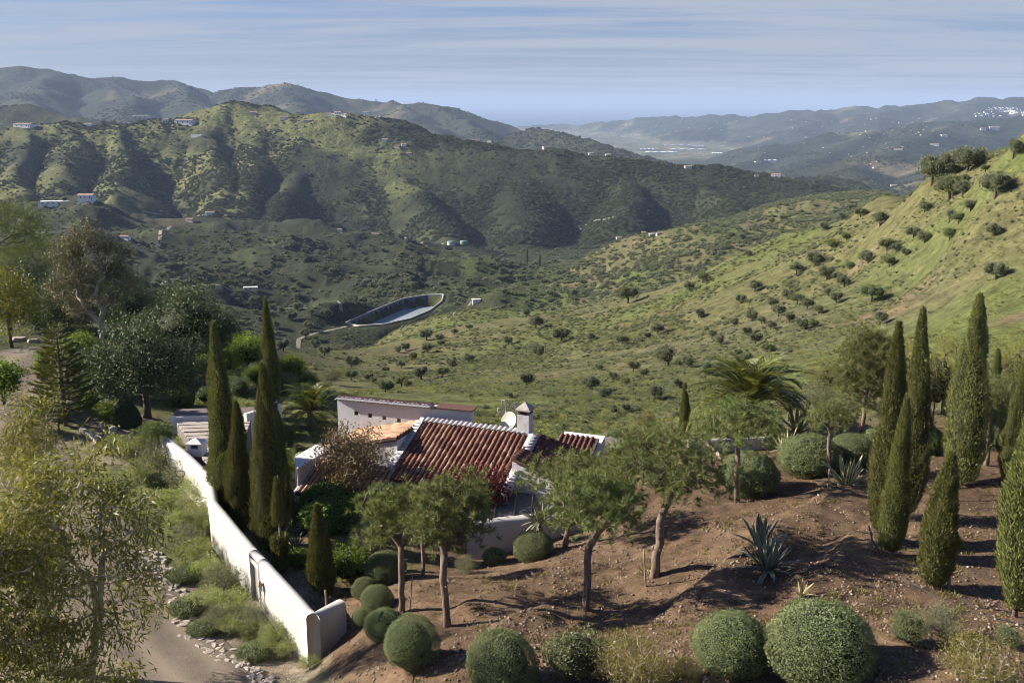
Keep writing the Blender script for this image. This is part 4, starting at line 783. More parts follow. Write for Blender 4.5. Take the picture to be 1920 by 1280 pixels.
# reservoir: liner, rim, water
a = _pa[np.linspace(0, len(_pa) - 1, 72).astype(int)]
def pond_ring(k, z): r_ = pond_r(a) * k; return np.stack([POND_C[0] + r_ * np.cos(a), POND_C[1] + r_ * np.sin(a), np.full(72, z + CZ)], 1)
def rings_mesh(name, rs, m, close=False):
    V = np.concatenate(rs); I = np.arange(len(V)).reshape(len(rs), 72); J = np.roll(I, -1, 1); q = np.stack([I[:-1], J[:-1], J[1:], I[1:]], -1).reshape(-1, 4)
    return npmesh(name, V, quads=q, mats=[m], smooth=True, ngons=[list(I[-1])] if close else None)
M_LINER = plain('black_pond_liner', (.030, .040, .058), (.070, .088, .118), .12, .55, None, 0); M_RIM = plain('concrete_rim', (.30, .26, .21), (.42, .37, .31), .2, .9, None, 0)
m, nt, N, L, b = mat('pond_water'); b.inputs['Base Color'].default_value = (.30, .35, .37, 1); b.inputs['Roughness'].default_value = .18; bump(nt, noise(nt, .8, 3, .6, pos(nt)), .25, .1, b); M_POND = m  # pale base colour stands in for the sky reflected on the water
pr = thing('reservoir', (POND_C[0], POND_C[1], POND_Z + CZ), 'long black lined irrigation reservoir on a knoll in the valley', 'reservoir')
def child_world(o, par): o.parent = par; o.matrix_parent_inverse = Matrix.Translation(-Vector(par.location)); return o
child_world(link('liner', rings_mesh('liner', [pond_ring(.99, POND_Z + .5), pond_ring(.62, POND_Z - 8.2)], M_LINER, True)), pr)
child_world(link('rim', rings_mesh('rim', [pond_ring(1.03, POND_Z + .1), pond_ring(1.025, POND_Z + .55), pond_ring(.985, POND_Z + .6), pond_ring(.98, POND_Z + .3)], M_RIM)), pr)
child_world(link('water', rings_mesh('water', [pond_ring(.80, POND_Z - 4.2), pond_ring(.5, POND_Z - 4.19)], M_POND, True)), pr)

# ---------------------------------------------------------------- boundary wall
def wall_strip(name, pts, base, top, th, m, parent=None, wob=.03, seed=0, nz=5):
    """rounded-top wall along pts (x, y); base and top are heights per point"""
    q = np.asarray(pts, float); s = np.concatenate([[0], np.cumsum(np.linalg.norm(np.diff(q[:, :2], axis=0), axis=1))]); n = max(2, int(s[-1] / .35)); u = np.linspace(0, s[-1], n)
    x = np.interp(u, s, q[:, 0]); y = np.interp(u, s, q[:, 1]); b = np.interp(u, s, base); t = np.interp(u, s, top) + wob * fbm(u / 1.5, u * 0, 3, seed)
    tg = unit(np.gradient(np.stack([x, y], 1), axis=0)); nr = np.stack([-tg[:, 1], tg[:, 0]], 1); V = []; h = th / 2
    prof = [(-1, 0.), (-1, .35), (-1, .7), (-1, None), (-.75, 'a'), (0, 'b'), (.75, 'a'), (1, None), (1, .7), (1, .35), (1, 0.)]
    for k, (o, f) in enumerate(prof):
        z = b + (t - b) * f if isinstance(f, float) else t + {None: -.14, 'a': -.04, 'b': 0}[f]
        j = 1 + .04 * fbm(u / 1.1, np.full(n, k * 1.7), 2, seed + 5); V.append(np.stack([x + nr[:, 0] * o * h * j, y + nr[:, 1] * o * h * j, z], 1))
    V = np.stack(V, 1); K = len(prof); I = np.arange(n * K).reshape(n, K); Q = np.stack([I[:-1, :-1], I[:-1, 1:], I[1:, 1:], I[1:, :-1]], -1).reshape(-1, 4)
    return child_world(link(name, npmesh(name, V.reshape(-1, 3), quads=Q, mats=[m], smooth=True, ngons=[list(I[0]), list(I[-1][::-1])])), parent)
WT = CZ - 17.65
wc = PZ(584, 1148, WT); w1 = PZ(492, 1047, WT); w1b = PZ(476, 1030, WT); w2 = PZ(400, 938, WT); w3 = PZ(392, 890, WT + .1); w4 = PZ(345, 846, WT + .1); w5 = PZ(306, 815, WT + .1)
bw = thing('boundary_wall', (wc[0], wc[1], float(H(wc[0], wc[1]))), 'long whitewashed boundary wall with rounded top along the gravel road', 'wall')
gb = lambda p: float(H(p[0], p[1])) - .5
W_ = lambda nm, ps, **k: wall_strip(nm, [p[:2] for p in ps], k.get('base', [gb(p) for p in ps]), k.get('top', [p[2] for p in ps]), k.get('th', .42), M_WALL, bw, seed=k.get('seed', 0))
W_('wall_run', [wc, w1]); nb = gb(w1) + 1.0
W_('wall_run', [w1b, w2, w3, w4, w5], seed=3); W_('lintel', [w1 + (w1b - w1) * -.02, w1b + (w1b - w1) * .02], base=[WT - .42, WT - .42], top=[WT - .012, WT - .012], th=.418)
dmid = (w1 + w1b) / 2; tg_ = unit((w1b - w1)[:2]); nw_ = np.array([-tg_[1], tg_[0]]); W_('door', [w1, w1b], base=[gb(w1), gb(w1)], top=[WT - .3, WT - .3], th=.12).data.materials[0] = M_NICHE  # panel closing the wall niche; shade of the recess put into its grey
wr = PZ(640, 1122, WT - .05); W_('return_wall', [wc + np.array([.12, .03, -.03]), wr], seed=7)
# lantern on the wall and a stake leaning on the return
lp = w1 + (wc - w1) * .10; off = np.array([tg_[1], -tg_[0]]) if (np.array([tg_[1], -tg_[0]])[0] < 0) else -np.array([tg_[1], -tg_[0]])
q = MB(); q.add([(-.11, -.11, 0), (.11, -.11, 0), (.11, .11, 0), (-.11, .11, 0), (0, 0, .24)], [(3, 2, 1, 0)], [(0, 1, 4), (1, 2, 4), (2, 3, 4), (3, 0, 4)]); lam = thing('wall_lantern', (lp[0] + off[0] * .33, lp[1] + off[1] * .33, WT - .85), 'small pointed lantern on the white boundary wall beside the niche', 'lantern')
link('cap', q.mesh('lantern_cap', [M_WOOD]), lam); q = MB(); q.box(-.07, .07, -.07, .07, -.22, -.004); link('body', q.mesh('lantern_body', [M_CAPW]), lam); q = MB(); q.box(-.02, .02, -.02, .02, -.60, -.224); link('bracket', q.mesh('lantern_bracket', [M_WOOD]), lam); lam.rotation_euler = (0, 0, math.atan2(off[1], off[0]))

# ---------------------------------------------------------------- villa
VL = PZ(797, 788, CZ - 16.0); VR = PZ(993, 812, CZ - 16.0); ud = unit((VR - VL)); vd = np.array([ud[1], -ud[0], 0]); RW = np.linalg.norm(VR - VL)
villa = thing('villa', (VL[0], VL[1], CZ - 19.8), 'white Andalusian villa with red clay tiled roofs among the garden trees', 'villa')
VZ = CZ - 20.2
def vadd(name, mb, mats, par=None): return child_world(link(name, mb.mesh(name, mats)), villa) if par is None else None
def arc_tile(L=.44, r0=.085, r1=.105, n=6):
    q = MB(); th = np.linspace(0, math.pi, n + 1); a = np.stack([np.cos(th) * r0, np.zeros(n + 1), np.sin(th) * r0 * .8], 1); b = np.stack([np.cos(th) * r1, np.full(n + 1, -L), np.sin(th) * r1 * .8 + .012], 1)
    bi = b * np.array([.78, 1, .78]); V = np.concatenate([a, b, bi]); I = np.arange(n + 1); Q = [(i, i + n + 1, i + n + 2, i + 1) for i in range(n)] + [(i + n + 1, i + 2 * n + 2, i + 2 * n + 3, i + n + 2) for i in range(n)]
    q.add(V, Q, smooth=True); return q
ME_TILE = arc_tile().mesh('roof_tile', [M_TILE]); ME_TILE_SUN = arc_tile().mesh('roof_tile', [M_TILE_SUN]); ME_CAP = arc_tile(.40, .10, .125).mesh('ridge_tile', [M_CAPW]); ME_TILEF = arc_tile(.44, .085, .105, 4)
def quad_slab(p0, u, v, U, Vv, th, m=0, mb=None):       # sloped slab: corner p0, unit vectors u, v, sizes, thickness down its normal
    mb = mb or MB(); n = unit(np.cross(u, v)); n = n if n[2] > 0 else -n; c = [p0, p0 + u * U, p0 + u * U + v * Vv, p0 + v * Vv]; V = c + [k - n * th for k in c]
    f = [(0, 1, 2, 3), (7, 6, 5, 4), (4, 5, 1, 0), (5, 6, 2, 1), (6, 7, 3, 2), (7, 4, 0, 3)]
    if np.dot(np.cross(c[1] - c[0], c[3] - c[0]), n) < 0: f = [g[::-1] for g in f]
    return mb.add(V, f, m=m)
def tiled(name, p0, u, v, U, Vv, me, sp=.27, tl=.36, skew=None, stuff=False, inside=None):
    """roof plane with a channel bed and barrel tiles, each tile a sub-part"""
    n = unit(np.cross(u, v)); n = n if n[2] > 0 else -n
    roof = child_world(link(name, quad_slab(p0, u, v, U, Vv, .12).mesh(name, [M_CHAN])), villa); tgt = MB(); nc = int(U / sp); nr = int(Vv / tl + .7)
    Mx = Matrix((Vector(np.cross(-v, n)), Vector(-v), Vector(n))).transposed().to_4x4(); rz = random.Random(5)
    for i in range(nc):
        for j in range(nr):
            q = p0 + u * (sp * (i + .5)) + v * (tl * j - .02) + n * (.004 + .012 * rz.random())
            if inside and not inside(q): continue
            Mt = Matrix.Translation(Vector(q)) @ Mx @ Matrix.Rotation(rz.gauss(0, .035), 4, 'Z') @ Matrix.Rotation(-.03, 4, 'X')
            if stuff:
                V0 = np.concatenate(ME_TILEF.V); Mn = np.array(Mt); tgt.add(V0 @ Mn[:3, :3].T + Mn[:3, 3], np.concatenate(ME_TILEF.Q), smooth=True, rnd=np.full(len(V0), rz.random()))
            else:
                o = link('tile', me, roof); o.matrix_parent_inverse = Matrix.Translation(-Vector(villa.location)); o.matrix_parent_inverse = Matrix.Identity(4); o.matrix_local = Mt; o.parent = roof
    if stuff: o = link('tile_rows', tgt.mesh('tile_rows', [M_TILE]), roof); o['kind'] = 'stuff'; o.parent = roof
    return roof, n
pit = math.tan(R(22.5)); v1 = unit(np.array([vd[0], vd[1], -pit]))
roof1, n1_ = tiled('roof', VL + vd * .12 - np.array([0, 0, .06]), ud, v1, RW, 4.35, ME_TILE)
def cap_row(par, p0, p1, sp, along, up=.10, me=ME_CAP, flip=False):
    L_ = np.linalg.norm(p1 - p0); d = (p1 - p0) / L_; k = int(L_ / sp)
    for i in range(k):
        q = p0 + d * sp * (i + .5) + np.array([0, 0, up]); ax = unit(along); zz = unit(np.cross(np.cross(ax, np.array([0, 0, 1.])), ax)); zz = zz if zz[2] > 0 else -zz
        Mx = Matrix((Vector(np.cross(-ax, zz)), Vector(-ax), Vector(zz))).transposed().to_4x4(); o = link('cap_tile', me, par); o.matrix_local = Matrix.Translation(Vector(q - ax * .2)) @ Mx
cap_row(roof1, VL, VR, .268, vd + np.array([0, 0, -.25]), .03)
# back slope and body walls under the roofs
q = MB(); quad_slab(VR - vd * .02 - np.array([0, 0, .03]), -ud, unit(np.array([-vd[0], -vd[1], -pit])), RW, 3.2, .12, 0, q); vadd('back_roof', q, [M_CHAN])
def prism(name, pts, z0, tops, m):                       # walls: closed outline with a height for each corner
    k = len(pts); tops = np.broadcast_to(tops, (k,)); V = [(p[0], p[1], z0) for p in pts] + [(p[0], p[1], t) for p, t in zip(pts, tops)]; q = MB(); q.add(V, [(i, (i + 1) % k, (i + 1) % k + k, i + k) for i in range(k)])
    me = npmesh(name, np.array(V), quads=[(i, (i + 1) % k, (i + 1) % k + k, i + k) for i in range(k)], mats=[m], ngons=[list(range(k, 2 * k))]); return child_world(link(name, me), villa)
A0 = VL - vd * 2.6; B0 = VR - vd * 2.6; C0 = VR + vd * 3.8; D0 = VL + vd * 3.8
prism('wall', [D0, C0, VR, B0, A0, VL][::1], VZ, [VL[2] - 3.8 * pit - .25, VL[2] - 3.8 * pit - .25, VL[2] - .3, VL[2] - 2.6 * pit - .25, VL[2] - 2.6 * pit - .25, VL[2] - .3], M_WHITE)
def verge(name, p0, p1, h0, h1, th, m=M_WHITE):          # low parapet that follows a slope
    d = unit((p1 - p0) * np.array([1, 1, 0])); s = np.array([-d[1], d[0], 0]) * th / 2; q = MB(); V = [p0 - s - (0, 0, h0), p0 + s - (0, 0, h0), p1 + s - (0, 0, h0), p1 - s - (0, 0, h0), p0 - s + (0, 0, h1), p0 + s + (0, 0, h1), p1 + s + (0, 0, h1), p1 - s + (0, 0, h1)]
    q.add(V, [(0, 3, 2, 1), (4, 5, 6, 7), (0, 1, 5, 4), (1, 2, 6, 5), (2, 3, 7, 6), (3, 0, 4, 7)]); return vadd(name, q, [m])
e1 = VL + v1 * 4.0; vg = verge('verge_wall', VL - ud * .14, e1 - ud * .14, .9, .16, .22); cap_row(vg, VL - ud * .14 + v1 * .3, e1 - ud * .14, .235, -ud + np.array([0, 0, -.06]), .15)
e2 = VR + v1 * 4.3; vg2 = verge('verge_wall', VR + ud * .14, e2 + ud * .14, .9, .10, .22); cap_row(vg2, VR + ud * .42 + v1 * .25 - np.array([0, 0, .02]), e2 + ud * .42 - np.array([0, 0, .02]), .235, ud + np.array([0, 0, -.06]), .12)
# left wing: sunlit slope falling to the left, with its end wall
l1 = unit(np.array([-ud[0], -ud[1], -math.tan(R(14))])); LV = VL - ud * .28 - np.array([0, 0, .12])
roof2, _ = tiled('roof', LV - vd * .9, vd, l1, 3.6, 3.9, ME_TILE_SUN, sp=.30, tl=.40); d2 = np.array([0, 0, VZ])
wl_ = [LV - vd * .8, LV + vd * 2.6, LV + vd * 2.6 - ud * 3.7, LV - vd * .8 - ud * 3.7]; prism('wing_wall', wl_[::-1], VZ, [LV[2] - 3.7 * math.tan(R(14)) - .18] * 2 + [LV[2] - .2] * 2, M_WHITE)
LW = PZ(600, 858, CZ - 17.35); roof3, _ = tiled('roof', LW, ud, v1, 4.4, 2.6, ME_TILE, stuff=True)
prism('end_wall', [LW - ud * 1.1 + vd * .6, LW + vd * 2.0 - ud * .05, LW - vd * 1.5 - ud * .05, LW - ud * 1.1 - vd * 1.5], VZ, LW[2] + .12, M_WHITE); vg3 = verge('verge_wall', LW - ud * .02, LW - ud * .02 + v1 * 2.6, .7, .06, .10)
# tall white wall with five small windows
TA = PZ(632, 747, CZ - 15.4); TB = PZ(815, 764, CZ - 15.4); TC = PZ(884, 770, CZ - 15.45); td_ = unit(TB - TA); tn = np.array([td_[1], -td_[0], 0]); TL = np.linalg.norm(TB - TA); wins = [(PZ(667.5, 772, CZ - 16)), ]
q = MB(); TH = 2.6; xs = [0.0]; wz0, wz1 = -.86, -.63; hw = .115
cen = [TL * f for f in (.195, .338, .487, .634, .782)]
wz = [-.72 - .055 * i for i in range(5)]
for cx_ in cen: xs += [cx_ - hw, cx_ + hw]
xs.append(TL); F = []; V = []
def wp(x, z, dpt=0): V.append(TA + td_ * x + np.array([0, 0, z]) - tn * dpt); return len(V) - 1
def wq(x0, x1, z0, z1): F.append((wp(x0, z0), wp(x1, z0), wp(x1, z1), wp(x0, z1)))
for i in range(len(xs) - 1):
    x0, x1 = xs[i], xs[i + 1]
    if i % 2 == 0: wq(x0, x1, -TH, 0); continue
    zc = wz[i // 2]; wq(x0, x1, -TH, zc - hw); wq(x0, x1, zc + hw, 0)
    for (a_, b_, c_, d_) in (((x0, zc - hw), (x1, zc - hw), 0, 0), ((x1, zc - hw), (x1, zc + hw), 0, 0), ((x1, zc + hw), (x0, zc + hw), 0, 0), ((x0, zc + hw), (x0, zc - hw), 0, 0)):
        F.append((wp(*a_), wp(*a_, .16), wp(*b_, .16), wp(*b_)))
wq0 = [(TL, -TH, 0), (TL, -TH, .5), (TL, 0, .5), (TL, 0, 0)]; F.append(tuple(wp(*k) for k in wq0)); F.append(tuple(wp(*k) for k in [(0, -TH, .5), (0, -TH, 0), (0, 0, 0), (0, 0, .5)])); F.append(tuple(wp(*k) for k in [(0, 0, 0), (TL, 0, 0), (TL, 0, .5), (0, 0, .5)])); F.append(tuple(wp(*k) for k in [(TL, -TH, .5), (0, -TH, .5), (0, 0, .5), (TL, 0, .5)]))
q.add(V, F); tall = vadd('tall_wall', q, [M_WHITE])
for k in range(5):
    q = MB(); c_ = TA + td_ * cen[k] + np.array([0, 0, wz[k]]) - tn * .13; q.add([c_ - td_ * hw * .98 - (0, 0, hw * .98), c_ + td_ * hw * .98 - (0, 0, hw * .98), c_ + td_ * hw * .98 + (0, 0, hw * .98), c_ - td_ * hw * .98 + (0, 0, hw * .98)], [(0, 1, 2, 3)]); vadd('window', q, [M_CLAY if k > 1 else M_DARKW])
sh = unit(np.array([-tn[0], -tn[1], -.22])); roof4, _ = tiled('roof', TA + tn * .10 + np.array([0, 0, .07]), td_, sh, TL, 1.1, ME_TILE, stuff=True, tl=.36)
cap_row(tall, TA + tn * .05 - (0, 0, .02), TB + tn * .05 - (0, 0, .02), .2, tn + np.array([0, 0, -.15]), .03); q = MB(); tc_ = unit(TC - TB); tcn = np.array([tc_[1], -tc_[0], 0]); TCL = np.linalg.norm(TC - TB); quad_slab(TB + tc_ * .004 - (0, 0, .05), tc_, np.array([0, 0, -1.]), TCL, 2.4, .5, 0, q); o = vadd('low_tower_wall', q, [M_WHITE]); q = MB(); quad_slab(TB + tcn * .08 + np.array([0, 0, .03]) + tc_ * .01, tc_, unit(np.array([-tcn[0], -tcn[1], -.08])), TCL + .06, 1.2, .07, 0, q); vadd('tile_coping', q, [M_CHAN])
# chimney
ch = thing('chimney', VR - ud * .30 - vd * .15 - (0, 0, .35), 'white square chimney with a smoke stained pyramid cap at the ridge end', 'chimney', rz=math.atan2(ud[1], ud[0]))
q = MB(); q.box(-.31, .31, -.31, .31, 0, 1.30); link('shaft', q.mesh('chimney_shaft', [M_WHITE]), ch)
q = MB(); q.box(-.055, .055, -.055, .055, 1.303, 1.50); vpm = q.mesh('vent_post', [M_CLAY])
for sx_ in (-1, 1):
    for sy_ in (-1, 1): link('vent_post', vpm, ch, loc=(sx_ * .25, sy_ * .25, 0))
q = MB(); q.box(-.19, .19, -.19, .19, 1.303, 1.48); link('flue', q.mesh('flue', [M_DARKW]), ch)
q = MB(); q.add([(-.39, -.39, 1.503), (.39, -.39, 1.503), (.39, .39, 1.503), (-.39, .39, 1.503), (-.39, -.39, 1.57), (.39, -.39, 1.57), (.39, .39, 1.57), (-.39, .39, 1.57), (0, 0, 1.93)], [(3, 2, 1, 0), (0, 1, 5, 4), (1, 2, 6, 5), (2, 3, 7, 6), (3, 0, 4, 7)], [(4, 5, 8), (5, 6, 8), (6, 7, 8), (7, 4, 8)]); link('cap', q.mesh('chimney_cap', [plain('sooty_plaster', (.22, .20, .18), (.46, .43, .40), 3, .9)]), ch)
# satellite dish behind the ridge
dp = P(957, 790, 50.6); ds = thing('satellite_dish', dp - (0, 0, .9), 'cream satellite dish behind the ridge of the tiled roof', 'satellite dish'); q = MB(); th = np.linspace(0, 2 * math.pi, 24, endpoint=False); V = [(0, 0, 0)]; Q = []; T = []
for k in range(1, 5):
    r_ = .54 * k / 4
    for t_ in th: V.append((r_ * math.cos(t_), -.16 * (k / 4) ** 2, r_ * math.sin(t_) * .92))
for i in range(24): T.append((0, 1 + i, 1 + (i + 1) % 24)); [Q.append((1 + 24 * k + i, 25 + 24 * k + i, 25 + 24 * k + (i + 1) % 24, 1 + 24 * k + (i + 1) % 24)) for k in range(3)]
q.add(V, Q, T, smooth=True); o = link('dish', q.mesh('dish', [M_DISH]), ds, loc=(0, 0, .9), rot=(R(-28), 0, R(-48))); q = MB(); q.tube([(0, 0, -.6), (0, .1, .9)], .03, 7); link('mast', q.mesh('mast', [M_METAL]), ds); q = MB(); q.tube([(0, -.1, .45), (.02, -.55, .85)], .014, 5); q.blob((.02, -.55, .85), (.05, .05, .05), 6, 5); link('feed_arm', q.mesh('feed_arm', [M_METAL]), ds)
# white slatted wind wheel on a bushy post
wp_ = P(950, 768, 53.0); ww = thing('wind_wheel', (wp_[0], wp_[1], float(H(wp_[0], wp_[1]))), 'small white slatted windmill wheel rising behind the villa roof', 'windmill'); zt = wp_[2] - ww.location.z; q = MB(); q.tube([(0, 0, -.3), (0, 0, zt)], [.12, .07], 8); link('post', q.mesh('post', [M_WOOD]), ww)
for k, (ang, ln) in enumerate(((100, .62), (25, .75), (-80, .55), (190, .5))):
    a_ = R(ang); q = MB(); dv = np.array([math.cos(a_), 0, math.sin(a_)]); pv_ = np.array([-dv[2], 0, dv[0]]); q.tube([(0, -.1, zt), np.array([0, -.1, zt]) + dv * ln], .022, 5)
    for j in range(4): c_ = np.array([0, -.1, zt]) + dv * ln * (.3 + .22 * j); q.tube([c_ - pv_ * .22, c_ + pv_ * .22], .018, 4)
    for s_ in (-.2, .2): q.tube([np.array([0, -.1, zt]) + dv * ln * .25 + pv_ * s_, np.array([0, -.1, zt]) + dv * ln + pv_ * s_], .016, 4)
    link('sail', q.mesh('sail', [M_CAPW]), ww)
# right wing: roofs right of the chimney, mostly behind pines
RA = PZ(1012, 812, CZ - 16.35); r1d = unit(np.array([ud[0], ud[1], -math.tan(R(15))])); roof5, _ = tiled('roof', RA + vd * .1, vd, r1d, 3.9, 3.6, ME_TILE, stuff=True, sp=.30, tl=.40); rw_ = [RA, RA + vd * 3.9, RA + vd * 3.9 + ud * 3.3, RA + ud * 3.3]; prism('right_wall', rw_, VZ, [RA[2] - .2, RA[2] - .2, RA[2] - 3.3 * math.tan(R(15)) - .2, RA[2] - 3.3 * math.tan(R(15)) - .2], M_WHITE)
RB = PZ(1050, 813, CZ - 16.7); roof6, _ = tiled('roof', RB, ud, v1, 2.1, 1.5, ME_TILE, stuff=True); prism('annexe_wall', [RB + vd * 1.3, RB + vd * 1.3 + ud * 2.2, RB - vd * .8 + ud * 2.2, RB - vd * .8], VZ, [RB[2] - .65, RB[2] - .65, RB[2] - .1, RB[2] - .1], M_WHITE)
RC = PZ(1115, 838, CZ - 17.5); prism('flat_annexe', [RC, RC + ud * 3, RC + ud * 3 - vd * 2.2, RC - vd * 2.2], VZ, CZ - 17.6, M_FELT)
# front terrace: felt roof with battens and its rounded white wall
FA = PZ(905, 912, CZ - 18.0); FB = PZ(1003, 914, CZ - 18.0); FC = PZ(1003, 968, CZ - 18.1); FD = PZ(900, 972, CZ - 18.1); q = MB(); Vt = [FA, FB, FC, FD]; q.add([*Vt, *[k - (0, 0, .15) for k in Vt]], [(3, 2, 1, 0), (4, 5, 6, 7), (0, 1, 5, 4), (1, 2, 6, 5), (2, 3, 7, 6), (3, 0, 4, 7)]); vadd('flat_roof', q, [M_FELT])
for f in (.30, .66, .97): a_, b_ = FA + (FB - FA) * f, FD + (FC - FD) * (f - .05); q = MB(); q.tube([a_ + (0, 0, .05), b_ + (0, 0, .05)], .045, 6); vadd('batten', q, [M_WOOD])
fw = thing('terrace_wall', (FD[0], FD[1], float(H(FD[0], FD[1]))), 'low rounded white wall under the grey felt roof, in shade', 'wall'); fp = [PZ(876, 975, CZ - 18.0), PZ(905, 976, CZ - 18.0), PZ(955, 970, CZ - 18.0), PZ(1003, 966, CZ - 18.0), PZ(1080, 960, CZ - 18.0)]; wall_strip('wall_run', [p[:2] for p in fp], [float(H(p[0], p[1])) - .6 for p in fp], [p[2] + .05 for p in fp], .5, M_WALL, fw, seed=11)
# ---------------------------------------------------------------- garage with slatted roof beside the wall
ga = [PZ(330, 790, CZ - 17.9), PZ(470, 786, CZ - 17.9), PZ(440, 880, CZ - 17.9), PZ(402, 886, CZ - 17.9)]; gar = thing('garage', (ga[3][0], ga[3][1], VZ), 'low white outbuilding with a slatted flat roof behind the boundary wall', 'outbuilding')
def gpoly(name, pts, z0, z1, m):
    k = len(pts); V = [(p[0], p[1], z0) for p in pts] + [(p[0], p[1], z1) for p in pts]; return child_world(link(name, npmesh(name, np.array(V), quads=[(i, (i + 1) % k, (i + 1) % k + k, i + k) for i in range(k)], mats=[m], ngons=[list(range(k, 2 * k)), list(range(k))[::-1]])), gar)
gpoly('wall', ga[::-1], VZ, CZ - 18.02, M_FELT)
for i in range(13):
    f0, f1 = i / 13 + .006, (i + 1) / 13 - .012; a0, a1 = ga[0] + (ga[3] - ga[0]) * f0, ga[0] + (ga[3] - ga[0]) * f1; b0, b1 = ga[1] + (ga[2] - ga[1]) * f0, ga[1] + (ga[2] - ga[1]) * f1
    gpoly('slat', [a1, b1, b0, a0], CZ - 18.012, CZ - 17.93 + .012 * (i % 3), M_SLAT)
bk = [PZ(318, 786, CZ - 17.85), PZ(472, 782, CZ - 17.85)]; bd_ = unit(bk[1] - bk[0]); bn = np.array([-bd_[1], bd_[0], 0]); gpoly('parapet', [bk[0], bk[1], bk[1] + bn * .16, bk[0] + bn * .16], VZ, CZ - 17.72, M_WHITE)
gpoly('gravel_roof', [bk[0] + bn * .165, bk[1] + bn * .165, bk[1] + bn * 1.9, bk[0] + bn * 1.9], VZ, CZ - 17.80, plain('dark_gravel_roof', (.11, .085, .078), (.17, .135, .12), 30, 1))
p0_, p1_ = PZ(462, 776, CZ - 17.5), PZ(528, 757, CZ - 17.5); gd = unit(p1_ - p0_); gn = np.array([-gd[1], gd[0], 0]); gpoly('side_parapet', [p0_, p1_, p1_ + gn * .25, p0_ + gn * .25], VZ, CZ - 17.5, M_WHITE); q = MB(); q.blob((0, 0, 0), (.26, .22, .22), 10, 7); hp = p1_ - gd * .3 + gn * .4; o = child_world(link('oven_dome', q.mesh('oven_dome', [M_WHITE])), gar); o.location = (hp[0], hp[1], hp[2] + .12)
vp = PZ(370, 851, CZ - 17.93); vt = thing('roof_vent', vp - (0, 0, .02), 'white chimney vent box with pyramid top on the slatted roof', 'vent', rz=-.12); q = MB(); q.box(-.40, .40, -.32, .32, 0, .40); q.box(-.40, -.20, -.32, .32, .403, .62); q.box(.20, .40, -.32, .32, .403, .62); q.box(-.197, .197, .10, .32, .403, .62); link('box', q.mesh('vent_box', [M_WHITE]), vt)['kind'] = 'stuff'
q = MB(); q.box(-.19, .19, .06, .097, .404, .618); link('opening', q.mesh('opening', [M_DARKW]), vt); q = MB(); q.add([(-.45, -.37, .624), (.45, -.37, .624), (.45, .37, .624), (-.45, .37, .624), (-.45, -.37, .68), (.45, -.37, .68), (.45, .37, .68), (-.45, .37, .68), (0, 0, .93)], [(3, 2, 1, 0), (0, 1, 5, 4), (1, 2, 6, 5), (2, 3, 7, 6), (3, 0, 4, 7)], [(4, 5, 8), (5, 6, 8), (6, 7, 8), (7, 4, 8)]); link('cap', q.mesh('vent_cap', [M_WHITE]), vt)
# ---------------------------------------------------------------- garden trees
random.seed(3)
def put(kind, name, px, Y, hpx, label, cat, group=None, base_h=None, py=None, rz=None, s=None):
    """stand a plant at image column px and distance Y; its size from its height in photo pixels"""
    p = GY(px, Y) if py is None else G(px, py)
    if s is None: s = hpx * mpp(p) / base_h
    return plant(kind, name, p, label, cat, group, s, rz)
CG = 'cypresses of the garden'
for kind, px, Y, hpx, bh, lab in [
 ('cyp1', 430, 45.5, 385, 9.5, 'tall slim cypress, leftmost of the cypress row behind the white wall'),
 ('cyp2', 455, 44.0, 262, 7.0, 'mid height cypress in the row behind the wall, right of the tall leftmost one'),
 ('cyp1', 511, 64.0, 232, 9.5, 'slim cypress standing behind the garage parapet, with its top highest of the left group'),
 ('cyp3', 507, 41.5, 372, 9.3, 'broad tall cypress, foremost of the big ones behind the white wall'),
 ('cyp7', 530, 39.5, 192, 4.4, 'thin cypress with a bare stretch of stem, near the wall'),
 ('cyp6', 603, 37.6, 176, 3.8, 'short spindle cypress beside the end of the white wall'),
 ('cyp2', 358, 66.0, 112, 7.0, 'small cypress before the dark tree, left of the slatted roof'),
 ('cyp2', 403, 70.0, 104, 7.0, 'narrow small cypress half hidden behind the tall leftmost cypress'),
 ('cyp2', 1281, 57.0, 112, 7.0, 'slim dark cypress left of the big palm'),
 ('cyp1', 1697, 36.5, 405, 9.5, 'tall dark cypress behind the pair on the right slope'),
 ('cyp4', 1652, 34.0, 412, 8.0, 'tall cypress of the pair on the right slope, left one'),
 ('cyp4', 1672, 32.6, 315, 8.0, 'shorter cypress of the pair on the right slope, in front'),
 ('cyp8', 1802, 41.0, 365, 9.0, 'wide ragged cypress rising behind the wooden posts'),
 ('cyp2', 1851, 50.0, 170, 7.0, 'thin cypress top showing behind the wide ragged one'),
 ('cyp5', 1752, 29.6, 272, 5.0, 'short full cypress beside the foremost wooden post'),
 ('cyp4', 1902, 27.6, 530, 8.0, 'large cypress at the right edge of the photo'),
 ('cyp2', 1893, 40.0, 250, 7.0, 'slender leaning cypress behind the large one at the right edge')]:
    put(kind, 'cypress_tree', px, Y, hpx, lab, 'cypress', CG, bh)
PG = 'stone pines of the garden'
